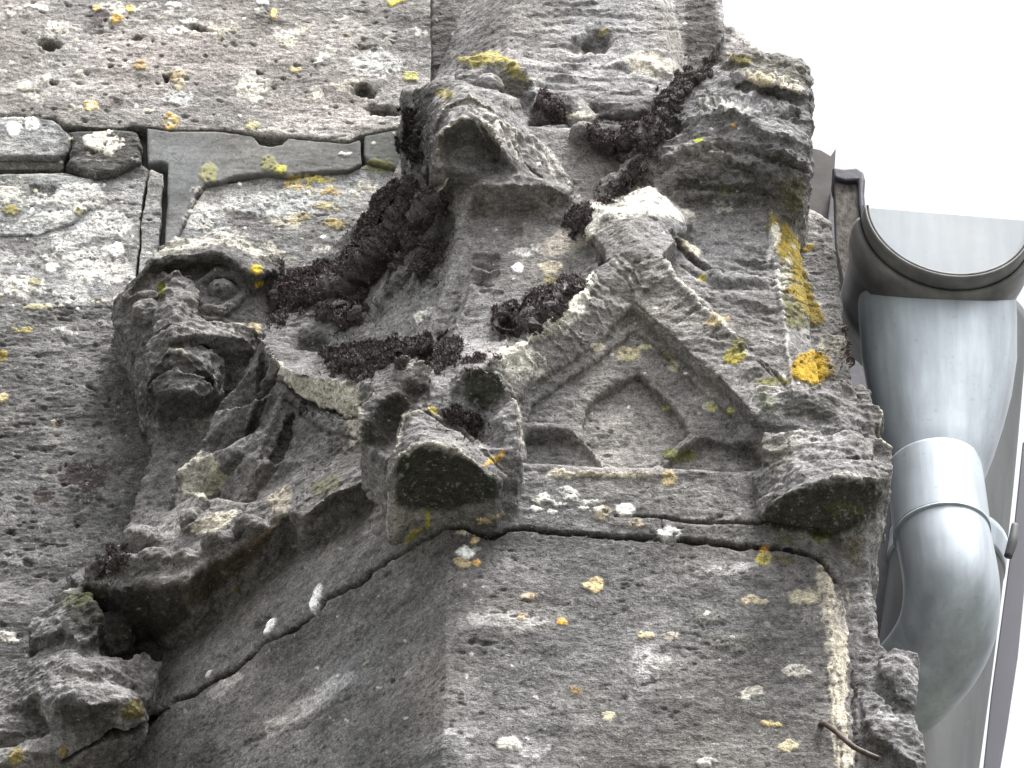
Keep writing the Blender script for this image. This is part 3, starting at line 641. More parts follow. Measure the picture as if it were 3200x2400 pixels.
# ------------------------------------------------------------------ cracks, weathering and growths on the pinnacle
WHITE, CREAM, TAN, ORANGE, YELLOW, OLIVE = (.72, .71, .68), (.50, .46, .37), (.42, .33, .19), (.52, .29, .06), (.40, .30, .025), (.15, .145, .05)
MAROON, DARK, PALE, BROWN, GREEN, BLACK = (.060, .045, .045), (.055, .053, .050), (.36, .355, .34), (.10, .07, .035), (.055, .062, .030), (.02, .019, .018)
R = Relief(); R.gain = .82
JOINT = [(200, 2385), (345, 2301), (371, 2288), (424, 2288), (477, 2248), (550, 2188), (597, 2168), (663, 2122), (723, 2096), (782, 2049), (815, 2016), (868, 1989), (928, 1963), (981, 1917), (1021, 1870), (1074, 1844), (1127, 1810),
         (1167, 1777), (1226, 1741), (1289, 1701), (1357, 1669), (1384, 1648), (1407, 1646), (1452, 1651), (1497, 1667), (1542, 1680), (1588, 1655), (1633, 1651), (1701, 1658), (1768, 1669), (1814, 1669), (1904, 1678), (1995, 1683),
         (2200, 1695), (2302, 1710), (2369, 1710), (2441, 1716), (2526, 1729), (2562, 1750), (2598, 1786), (2616, 1816)]
R.line(JOINT, 7, -26, BLACK, .9, wob=5, taper=False)
R.line([(330, 2300), (424, 2290), (490, 2240)], 14, -26, BLACK, .8)
R.line([(1919, 1614), (2071, 1614), (2164, 1634), (2263, 1634), (2383, 1634), (2562, 1654)], 7, -16, BLACK, .7, wob=5)
R.line([(2066, 1616), (2072, 1668)], 5, -12, BLACK, .6)
R.line([(2180, 1800), (2350, 1790), (2500, 1805)], 40, 5)
R.poly([(1226, 1741), (1407, 1646), (1995, 1683), (2530, 1729), (2560, 1660), (2070, 1620), (1640, 1610), (1400, 1600), (1150, 1700), (600, 2130), (420, 2270), (470, 2240), (868, 1989), (1074, 1844)], 2, (.17, .17, .165), .35, soft=20)
for u, v, a, b, t in ((700, 2060, 60, 9, .6), (800, 1985, 50, 8, .6), (1180, 1720, 60, 7, .6), (1110, 1700, 40, 6, .6), (1500, 2010, 50, 6, 0), (1250, 1900, 60, 6, .6), (560, 2230, 50, 8, .6), (1010, 2230, 90, 7, .55), (820, 2300, 80, 7, .5)):
    R.pit(u, v, a, b, -9, -t)
# erosion bands on the shaft beside the gablet
for pts, w, h in (([(2150, 790), (2250, 860), (2360, 880), (2420, 880)], 16, 14), ([(2130, 830), (2230, 890), (2350, 905)], 12, -16), ([(2100, 720), (2200, 780), (2330, 820), (2410, 850)], 14, -12),
                  ([(2200, 940), (2290, 925), (2400, 960)], 12, 10), ([(2160, 760), (2250, 800), (2400, 820)], 10, 8), ([(2230, 960), (2300, 960), (2420, 1010)], 14, -8), ([(2260, 1060), (2350, 1050), (2450, 1090)], 20, 6),
                  ([(1480, 800), (1530, 810), (1560, 800)], 9, 22), ([(1480, 828), (1530, 838), (1560, 830)], 8, -18), ([(1475, 850), (1530, 862), (1562, 850)], 9, 18), ([(1480, 884), (1540, 896)], 9, -12), ([(1500, 910), (1570, 910)], 9, 10),
                  ([(1600, 100), (1800, 120), (2050, 90)], 20, 6), ([(1590, 200), (1700, 215), (1800, 200)], 16, 7), ([(1600, 290), (1800, 300), (2000, 280)], 20, 7), ([(1650, 50), (1850, 40), (2000, 60)], 16, -7), ([(1900, 210), (2010, 190), (2100, 240)], 24, 14)):
    R.line(pts, w, h)
R.line([(2400, 640), (2425, 800), (2432, 900), (2455, 1050), (2480, 1240)], 10, 12, PALE, .7, wob=6)
R.pit(1865, 128, 42, 26, -46, 0, (.07, .065, .06), .6); R.pit(1815, 140, 34, 22, -26, 0, (.11, .10, .095), .6); R.patch(1830, 162, 60, 7, CREAM, 0, .7)
R.patch(2040, 205, 85, 40, CREAM, .2, .6, 20, 3, .3); R.patch(1885, 95, 22, 8, YELLOW, 0, .5)
R.patch(2100, 140, 50, 130, (.27, .25, .235), 0, .5, 14, 0)
R.patch(1370, 120, 60, 140, (.11, .10, .095), .2, .6, 14, 0); R.patch(2190, 90, 60, 150, (.12, .105, .095), 0, .7, 14, 0); R.patch(2340, 150, 80, 80, (.36, .34, .33), 0, .7, 20, 0, .2)
R.patch(1790, 362, 60, 8, CREAM, .05, .8); R.line([(1860, 360), (2060, 345)], 16, 14)
# gablet: ribs, hairy crests
rr = random.Random(3)
LR = [(1944, 778), (1871, 835), (1842, 896), (1802, 928), (1741, 989), (1694, 1030), (1641, 1067), (1588, 1091)]
for i in range(46):
    t = rr.random()*6.9; k = int(t); f = t-k; x = LR[k][0]*(1-f)+LR[k+1][0]*f; y = LR[k][1]*(1-f)+LR[k+1][1]*f
    L = rr.uniform(30, 120); R.line([(x, y+4), (x+L*.5, y+L*.5), (x+L*.75, y+L*.95)], rr.uniform(3, 6), rr.uniform(-8, 10), wob=10)
RR_ = [(2058, 802), (2131, 896), (2188, 949), (2270, 1026), (2351, 1103), (2432, 1172)]
for i in range(50):
    t = rr.random()*4.95; k = int(t); f = t-k; x = RR_[k][0]*(1-f)+RR_[k+1][0]*f; y = RR_[k][1]*(1-f)+RR_[k+1][1]*f
    L = rr.uniform(30, 120); R.line([(x-4, y+4), (x-L*.55, y+L*.25), (x-L*.9, y+L*.62)], rr.uniform(3, 6), rr.uniform(-8, 7), wob=10)
R.line([(1850, 880), (1802, 925), (1741, 988), (1700, 1030), (1650, 1065)], 50, 14, (.62, .595, .53), .9, wob=30); R.line([(1640, 1085), (1550, 1125)], 34, 8, (.60, .58, .52), .85, wob=20)
R.poly([(1550, 1120), (1640, 1085), (1700, 1110), (1710, 1170), (1650, 1180), (1600, 1200)], 4, (.55, .53, .48), .6, 20, 12, .2)
R.poly([(1825, 700), (1815, 680), (1835, 650), (1870, 628), (1930, 625), (1975, 600), (2030, 580), (2060, 600), (2110, 640), (2165, 690), (2120, 690), (2085, 668), (2040, 672), (2020, 650), (1960, 680), (1900, 675), (1860, 710), (1835, 760)], 5, (.62, .60, .54), .92, 14, 14)
R.poly([(2120, 735), (2150, 760), (2195, 785), (2180, 805), (2140, 785)], 6, (.6, .56, .46), .9, 6); R.line([(2105, 715), (2130, 780), (2190, 830), (2260, 850)], 9, -20, (.09, .075, .07), .6)
R.line([(2058, 802), (2131, 896), (2188, 949), (2270, 1026), (2351, 1103), (2432, 1172)], 9, 14, (.34, .33, .31), .8, wob=8)
R.line([(2290, 1040), (2370, 1120), (2470, 1225)], 8, -12, BLACK, .6); R.line([(1985, 950), (2066, 1025), (2148, 1106), (2270, 1212), (2340, 1285)], 10, -10)
for q in ((1865, 1087, 28, 18, CREAM), (1960, 1108, 46, 26, (.42, .38, .24)), (2015, 1085, 30, 10, (.42, .38, .24)), (2300, 1112, 38, 30, (.34, .29, .05)), (2312, 1080, 26, 26, (.2, .19, .05)), (2240, 1005, 50, 13, TAN), (2225, 1272, 18, 17, (.42, .40, .20)),
          (2082, 1275, 15, 10, (.34, .33, .10)), (2283, 1287, 13, 11, (.34, .33, .10)), (2420, 1190, 60, 16, (.27, .25, .10)), (2105, 1147, 18, 20, (.38, .35, .26)), (2092, 1112, 36, 16, (.19, .18, .13)), (2195, 865, 16, 12, (.42, .38, .10)),
          (1760, 1485, 46, 15, CREAM), (1900, 1482, 160, 10, (.42, .38, .30)), (2090, 1492, 26, 26, (.38, .31, .17)), (2125, 1425, 60, 22, (.20, .20, .07)), (1778, 1545, 30, 20, (.6, .6, .57)), (1700, 1565, 40, 8, (.55, .55, .5)), (1850, 1568, 46, 8, (.5, .5, .47)), (1925, 1388, 24, 6, PALE),
          (1953, 1594, 32, 25, (.78, .77, .70)), (1880, 1605, 28, 24, (.33, .28, .20)), (2092, 1668, 33, 25, (.85, .85, .83)), (1990, 1640, 40, 12, (.32, .27, .2)), (1510, 1630, 32, 12, TAN), (1548, 1610, 30, 8, (.33, .27, .2)), (1440, 1758, 30, 19, TAN), (1488, 1758, 18, 14, (.45, .28, .10)),
          (1483, 1688, 20, 10, TAN), (1458, 1722, 34, 20, (.8, .8, .78)), (1455, 1668, 36, 10, (.5, .48, .42)), (1648, 1864, 26, 15, (.38, .30, .2)), (1758, 1942, 18, 13, ORANGE), (1627, 1928, 16, 10, (.4, .28, .16)), (1855, 1828, 34, 24, (.46, .37, .2)),
          (2018, 1986, 34, 14, (.42, .33, .2)), (2392, 1718, 26, 17, ORANGE), (2385, 1745, 34, 20, (.42, .37, .09)), (2455, 1752, 30, 12, (.27, .25, .12)), (1902, 2240, 24, 18, (.55, .5, .36)), (1590, 2325, 40, 22, (.55, .53, .48)), (2360, 1877, 48, 14, (.42, .36, .26)),
          (2210, 1925, 60, 26, (.25, .245, .23)), (2250, 2000, 50, 30, (.25, .245, .23)), (2490, 2100, 50, 24, (.44, .42, .38)), (2350, 2165, 45, 26, (.40, .38, .33)), (2465, 2330, 40, 22, (.44, .39, .26)), (2300, 2010, 70, 30, (.24, .235, .22)), (2510, 1865, 50, 34, (.36, .33, .25)), (2100, 1990, 30, 16, (.33, .3, .25)),
          (1800, 2160, 20, 14, (.36, .25, .12)), (2410, 2265, 36, 8, (.42, .35, .18)), (2380, 2210, 70, 40, (.26, .25, .24)), (2210, 2380, 40, 12, PALE), (2460, 1690, 30, 10, (.25, .27, .07)), (2570, 1670, 36, 22, (.23, .25, .07)),
          (1290, 1672, 44, 12, (.36, .33, .08)), (1338, 1622, 10, 36, (.36, .33, .08)), (740, 1845, 12, 9, (.3, .27, .09)), (415, 2220, 40, 30, (.22, .18, .06)), (50, 2360, 26, 40, (.30, .24, .08)), (200, 2350, 12, 20, (.3, .22, .06))):
    u, v, a, b, c = q; R.patch(u, v, a, b, c, -.6 if q[0] in (1290,) else 0, .92, min(12, a*.4), 4, .12)
for u, v, a, b, t in ((990, 1870, 12, 50, .35), (845, 1960, 11, 34, .6), (652, 2105, 6, 16, .4)): R.patch(u, v, a*1.15, b, (.85, .85, .84), t, 1, 2, 7)
R.pit(815, 1945, 40, 10, -16, -.6, BLACK, .5)
# worn, pale right arris of the lower shaft
R.poly([(2570, 1760), (2610, 1790), (2640, 2000), (2660, 2400), (2620, 2400), (2600, 2200), (2590, 2000), (2560, 1900), (2540, 1800)], 5, (.42, .38, .31), .75, 22, 22, .1)
for i in range(26):
    x = rr.uniform(2585, 2660); y = rr.uniform(1800, 2380); R.line([(x, y), (x+rr.uniform(0, 14), y+rr.uniform(60, 160))], rr.uniform(3, 6), rr.uniform(-9, 9), (.5, .46, .38) if rr.random() < .5 else None, .5, wob=6)
R.line([(2668, 2100), (2680, 2420)], 7, -14, BLACK, .7)
R.patch(2668, 1720, 26, 44, (.30, .26, .20), 0, .7, 14)
for i in range(60):
    x = rr.uniform(900, 2560); y = rr.uniform(1500, 2400); a_ = rr.uniform(3, 9)
    R.patch(x, y, a_, a_*.7, (.42, .41, .39) if i % 3 else (.3, .26, .2), 0, .8, 6, 2)
for i in range(60):
    x = rr.uniform(1500, 2500); y = rr.uniform(20, 1300); a_ = rr.uniform(3, 8); R.patch(x, y, a_, a_*.7, (.60, .59, .56), 0, .8, 4, 3)
for u, v in ((1700, 1550), (1745, 1575), (1790, 1560), (1820, 1585), (1760, 1530), (1730, 1600), (1870, 1600), (1680, 1590)): R.patch(u, v, 20, 9, (.72, .71, .67), .1, .9, 10, 4, .3)
# right hand stones
R.poly([(2395, 655), (2430, 690), (2490, 740), (2502, 800), (2530, 900), (2575, 975), (2582, 1012), (2540, 1022), (2490, 970), (2455, 900), (2440, 830), (2415, 760)], 10, (.26, .19, .02), .95, 18, 12, .12)
R.poly([(2440, 900), (2490, 960), (2520, 1015), (2480, 1035), (2450, 1010)], 3, OLIVE, .8, 12, 14); R.patch(2540, 1150, 74, 50, (.33, .215, .02), .1, 1, 16, 9, .2, 8); R.patch(2526, 775, 22, 11, (.42, .3, .03), -.3, .9, 8); R.patch(2600, 1080, 50, 40, (.42, .40, .30), 0, .7, 18, 5, .3)
R.patch(2415, 760, 16, 70, (.5, .5, .48), .1, .7, 12, 3, .35); R.patch(2450, 860, 20, 60, (.4, .4, .36), .1, .6, 12, 3, .3); R.patch(2480, 600, 46, 70, (.20, .18, .06), 0, .6, 20, 0, .3)
R.poly([(2600, 700), (2640, 760), (2690, 1240), (2600, 1240), (2560, 1040), (2600, 960), (2540, 760)], 0, (.13, .125, .12), .6, 10, 20)
# crockets: algae on the sheltered undersides, crusts on the crests
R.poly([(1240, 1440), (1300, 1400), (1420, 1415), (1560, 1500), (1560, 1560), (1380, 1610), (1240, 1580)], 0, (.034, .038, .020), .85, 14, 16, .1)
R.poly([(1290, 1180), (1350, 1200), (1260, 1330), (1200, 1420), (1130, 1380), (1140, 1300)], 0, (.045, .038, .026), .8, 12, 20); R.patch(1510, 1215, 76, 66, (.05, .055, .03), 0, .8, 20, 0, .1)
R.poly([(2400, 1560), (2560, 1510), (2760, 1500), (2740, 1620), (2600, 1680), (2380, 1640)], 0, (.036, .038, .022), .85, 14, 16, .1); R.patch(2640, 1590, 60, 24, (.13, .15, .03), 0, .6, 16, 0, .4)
R.patch(2410, 1420, 80, 60, (.14, .13, .09), 0, .5, 16, 0, .3); R.patch(2540, 1270, 110, 40, (.08, .075, .055), 0, .6, 12, 0); R.patch(2400, 1260, 34, 40, (.20, .22, .14), 0, .6, 14, 4, .3); R.patch(2500, 1370, 80, 30, (.32, .31, .28), 0, .5, 14, 4, .5)
R.patch(1545, 1432, 46, 12, (.45, .27, .05), -.7, .9, 10, 4); R.patch(1352, 1284, 20, 9, (.45, .35, .05), .2, .9, 6); R.patch(1420, 1300, 12, 8, CREAM, 0, .6)
for q in ([(1235, 1420), (1260, 1300), (1330, 1282), (1430, 1330), (1520, 1410), (1590, 1490)], [(1222, 1470), (1258, 1420), (1330, 1384), (1430, 1405), (1540, 1492)], [(1181, 1207), (1122, 1267), (1131, 1316), (1122, 1362)], [(1271, 1127), (1350, 1136)],
          [(1551, 1163), (1588, 1203), (1615, 1253), (1624, 1316), (1626, 1400), (1600, 1480)], [(2575, 1500), (2641, 1480), (2708, 1482), (2770, 1505)], [(2336, 1263), (2370, 1210), (2449, 1217)], [(2724, 1217), (2754, 1290), (2741, 1362), (2790, 1410)],
          [(1366, 377), (1394, 328), (1459, 301), (1541, 344)], [(1370, 540), (1370, 466), (1382, 409), (1443, 367), (1537, 397), (1573, 466)], [(467, 1175), (521, 1098), (571, 1102), (666, 1188)]):
    R.line(q, 5, 7, (.42, .40, .34), .55, wob=7)
R.poly([(1430, 185), (1540, 160), (1600, 190), (1660, 250), (1610, 240), (1540, 195), (1450, 205)], 4, (.33, .28, .08), .8, 12, 10, .2); R.patch(1390, 292, 28, 18, (.3, .26, .10), 0, .8, 8); R.patch(1600, 260, 60, 50, (.10, .10, .055), 0, .5, 12)
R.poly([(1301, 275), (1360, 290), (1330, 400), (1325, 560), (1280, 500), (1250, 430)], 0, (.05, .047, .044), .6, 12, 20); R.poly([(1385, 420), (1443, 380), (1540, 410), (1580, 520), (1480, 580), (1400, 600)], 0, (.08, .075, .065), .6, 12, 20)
R.poly([(2250, 180), (2350, 155), (2440, 170), (2520, 210), (2530, 280), (2440, 250), (2330, 230), (2250, 200)], 2, (.10, .095, .055), .6, 16, 16, .2); R.patch(2310, 185, 50, 14, (.32, .28, .10), .3, .8, 10, 4, .2); R.patch(2370, 250, 50, 20, (.40, .34, .22), .1, .7, 14, 5, .3)
R.patch(2460, 270, 60, 14, (.45, .42, .34), .3, .8, 12, 5, .2); R.patch(2265, 335, 90, 20, (.40, .40, .37), .1, .7, 16, 5, .3); R.patch(2182, 436, 18, 13, (.33, .37, .04), 0, .95, 8, 3, .1); R.patch(2294, 393, 10, 6, ORANGE, 0, .9, 4); R.patch(2265, 592, 26, 22, (.20, .21, .13), 0, .8, 8)
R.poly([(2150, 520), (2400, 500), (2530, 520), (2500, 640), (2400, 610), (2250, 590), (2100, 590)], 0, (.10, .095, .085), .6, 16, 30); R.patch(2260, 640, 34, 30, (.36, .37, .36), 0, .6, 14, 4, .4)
R.line([(1400, 560), (1340, 640), (1290, 730)], 5, 9, (.5, .45, .38), .8, wob=4)
for i in range(40):     # dry strands hanging over the upper left crocket and its slope
    x = rr.uniform(1440, 1700); y = 250+(x-1400)*.62+rr.uniform(0, 60); L = rr.uniform(40, 130)
    R.line([(x, y), (x+L*.45, y+L*.5), (x+L*.7, y+L)], 3.5, rr.uniform(3, 8), (.42, .40, .37), .45, wob=6)
for i in range(70):
    x = rr.uniform(1260, 1500); y = rr.uniform(760, 1160); L = rr.uniform(50, 150)
    R.line([(x, y), (x-L*.45, y+L*.8)], 4, rr.uniform(-7, 8), (.3, .285, .27) if i % 2 else None, .35, wob=9)
for i in range(60):
    x = rr.uniform(500, 1100); y = rr.uniform(1250, 1780); L = rr.uniform(40, 130)
    R.line([(x, y), (x-L*.6, y+L*.85)], 4, rr.uniform(-7, 7), None, wob=9)
R.patch(1327, 985, 34, 12, (.6, .6, .55), -.75, .9, 14, 5, .3); R.patch(1617, 840, 18, 17, (.74, .74, .72), 0, 1, 5, 6); R.patch(1640, 785, 60, 14, (.45, .45, .43), -.1, .7, 12, 4, .3); R.patch(1720, 835, 46, 20, (.42, .37, .28), 0, .7, 12, 4, .2); R.patch(1720, 870, 30, 12, (.3, .26, .08), 0, .6, 10)
R.patch(1760, 760, 90, 36, (.36, .33, .28), -.2, .5, 16, 0); R.patch(1610, 720, 30, 30, (.16, .13, .12), 0, .6, 10)
# left gablet
R.pit(968, 1065, 44, 24, -46, 0, (.05, .048, .045), .6, 5)
R.line([(868, 1160), (830, 1225), (797, 1310), (770, 1370)], 13, -40); R.line([(912, 1300), (885, 1390), (850, 1460), (800, 1530), (755, 1590)], 15, -26)
R.line([(748, 1420), (700, 1480), (640, 1570), (590, 1640)], 18, -30); R.line([(840, 1170), (800, 1260), (770, 1340)], 12, 16); R.line([(885, 1300), (850, 1400), (800, 1480)], 14, 14); R.line([(645, 1380), (600, 1460), (552, 1500), (545, 1570)], 9, 14, (.28, .27, .24), .5)
R.line([(1150, 1370), (1060, 1430), (980, 1520)], 5, 8, (.3, .29, .28), .6); R.line([(980, 1650), (1060, 1570), (1150, 1530)], 16, -14)
# ridges of the upper right crocket, strata of the upper shaft
for q in ([(2190, 330), (2300, 300), (2420, 330), (2500, 345)], [(2240, 430), (2350, 450), (2480, 500)], [(2150, 470), (2250, 480), (2350, 520)], [(2280, 235), (2360, 245), (2450, 262)], [(2120, 560), (2280, 570), (2420, 590)], [(2380, 480), (2450, 480), (2520, 510)], [(2060, 520), (2150, 460), (2220, 430)]):
    R.line(q, 14, 15, None, wob=16); R.line([(a_, b_+26) for a_, b_ in q], 14, -16, None, wob=16)
for i in range(60):
    x = rr.uniform(1600, 2050); y = rr.uniform(0, 340); L = rr.uniform(60, 220); R.line([(x, y), (x+L*.5, y+rr.uniform(-8, 8)), (x+L, y+rr.uniform(-8, 12))], rr.uniform(4, 9), rr.uniform(-8, 6), (.27, .265, .255) if i % 3 else (.11, .105, .10), .35, wob=8)
for i in range(50):
    x = rr.uniform(2120, 2400); y = rr.uniform(760, 1100); L = rr.uniform(60, 200); R.line([(x, y), (x+L*.5, y+L*.06), (x+L, y+L*.2)], rr.uniform(4, 8), rr.uniform(-8, 6), (.26, .255, .245) if i % 3 else (.12, .115, .11), .35, wob=10)
for i in range(70):
    x = rr.uniform(1380, 2560); y = rr.uniform(1740, 2400); R.patch(x, y, rr.uniform(14, 70), rr.uniform(6, 20), (.27, .265, .255) if i % 2 else (.115, .113, .11), rr.uniform(-.1, .2), .45, 16, 1, .25)
R.poly([(820, 1062), (847, 1107), (888, 1148), (933, 1170), (1023, 1188), (1095, 1193), (1128, 1200), (1126, 1290), (1112, 1301), (1068, 1290), (1005, 1272), (933, 1238), (880, 1170)], 3, (.48, .46, .40), .75, 14, 12, .1)
R.line([(870, 1190), (933, 1245), (1005, 1285), (1068, 1300), (1127, 1316)], 8, -22, (.08, .075, .07), .5); R.line([(890, 1250), (980, 1340), (1120, 1380)], 9, -12)
R.poly([(1075, 1200), (1122, 1200), (1126, 1380), (1100, 1420), (1075, 1320)], 3, (.42, .39, .32), .55, 18, 16, .3)
R.poly([(560, 1480), (640, 1405), (690, 1450), (690, 1520), (620, 1560), (580, 1545)], 4, (.45, .43, .35), .85, 16, 8, .1); R.poly([(600, 1640), (680, 1600), (740, 1590), (720, 1640), (640, 1680), (600, 1665)], 4, (.42, .39, .32), .8, 14, 8, .1)
R.patch(880, 1560, 40, 50, (.38, .34, .27), .7, .6, 20, 4, .2); R.patch(1020, 1515, 50, 24, (.16, .16, .08), -.5, .6, 12)
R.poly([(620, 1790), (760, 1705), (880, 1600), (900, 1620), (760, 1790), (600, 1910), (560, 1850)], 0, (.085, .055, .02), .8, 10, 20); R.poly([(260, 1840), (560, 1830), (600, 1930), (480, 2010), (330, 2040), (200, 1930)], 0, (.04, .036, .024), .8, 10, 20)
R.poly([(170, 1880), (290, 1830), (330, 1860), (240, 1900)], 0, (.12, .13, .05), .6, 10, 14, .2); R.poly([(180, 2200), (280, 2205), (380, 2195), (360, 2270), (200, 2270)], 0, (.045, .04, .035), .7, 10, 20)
# carved face
R.poly([(553, 745), (707, 727), (842, 786), (880, 820), (800, 800), (690, 765), (560, 790), (480, 800)], 4, (.42, .40, .35), .7, 12, 16, .15); R.patch(803, 841, 20, 18, (.5, .36, .03), .3, .9, 8); R.patch(810, 882, 16, 13, (.5, .33, .03), 0, .9, 6); R.patch(505, 905, 12, 24, (.30, .30, .05), 0, .9, 6)
R.patch(795, 1026, 27, 22, (.36, .32, .20), 0, .8, 8, 6); R.poly([(450, 860), (600, 800), (740, 830), (700, 850), (600, 850), (480, 890)], 0, (.075, .07, .045), .6, 10, 16); R.line([(625, 990), (700, 1000), (790, 1040)], 6, 7, (.42, .41, .39), .5)
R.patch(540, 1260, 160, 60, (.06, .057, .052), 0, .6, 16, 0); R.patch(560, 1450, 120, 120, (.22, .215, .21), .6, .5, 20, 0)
for i in range(10): R.pit(rr.uniform(400, 800), rr.uniform(900, 1280), rr.uniform(6, 14), rr.uniform(4, 8), -9)
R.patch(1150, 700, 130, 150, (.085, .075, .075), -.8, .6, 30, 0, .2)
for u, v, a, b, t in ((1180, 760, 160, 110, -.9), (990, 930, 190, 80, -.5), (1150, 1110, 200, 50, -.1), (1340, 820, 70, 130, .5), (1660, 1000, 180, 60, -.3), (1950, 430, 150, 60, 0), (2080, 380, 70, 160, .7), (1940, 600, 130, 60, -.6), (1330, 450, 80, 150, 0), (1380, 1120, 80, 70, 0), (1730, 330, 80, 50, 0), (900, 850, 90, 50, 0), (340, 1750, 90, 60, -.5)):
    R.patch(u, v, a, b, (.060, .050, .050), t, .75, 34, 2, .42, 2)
print('painted', round(time.time()-T0, 1))
CRUST = np.zeros(20)
for l_, c_ in ((CR_UL, .65), (CR_UR, 1.15), (CR_C, .7), (CR_R, 1.0), (CR_LR, .9), (CR_LL, 1.15), (FACE, 1.25), (GABL2, .6), (GABLE, .42), (BACK, .4), (BACK2, .5), (BACK3, .4), (MID, .18), (UPPER, .12)): CRUST[l_] = c_
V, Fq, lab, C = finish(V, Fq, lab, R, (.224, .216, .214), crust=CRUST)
# the stones differ in tone
TONE = np.ones(20)
for l_, c_ in ((LOWER, .60), (MID, .84), (UPPER, 1.08), (GABLE, .86), (GABL2, .78), (FACE, .76), (CR_C, .84), (CR_LL, .74), (CR_R, .9), (CR_UL, .88), (CR_UR, .86), (CR_LR, .8), (BACK, .6), (BACK2, .7), (BACK3, .75)): TONE[l_] = c_
lum = C.mean(1); C = C*np.where(lum < .30, TONE[lab], 1)[:, None]
pin = thing('pinnacle', 'weathered grey gothic stone pinnacle with leafy crockets, gablets and mossy hollows', 'pinnacle', P(1900, 2600, -500))
fl = lab[Fq[:, 0]]
for L in sorted(PART):
    m = fl == L
    if m.sum() > 50:
        o = mesh_obj(PART[L], V, Fq[m], C, M_STONE, pin)
        PL = {CR_UL: 'hooded leaf crocket, upper left', CR_UR: 'bulky leaf crocket against the sky, upper right', CR_C: 'open leaf crocket with dark green underside, at the centre', CR_R: 'jagged leaf crocket beside the pipe', CR_LR: 'narrow leaf crocket at the lower right',
              CR_LL: 'long ledge with dark underside, lower left', FACE: 'worn grotesque face with bulging eye', GABLE: 'front gablet with trefoil panel', GABL2: 'foreshortened gablet on the left side'}.get(L)
        if PL: o['label'] = PL
print('pinnacle', round(time.time()-T0, 1))
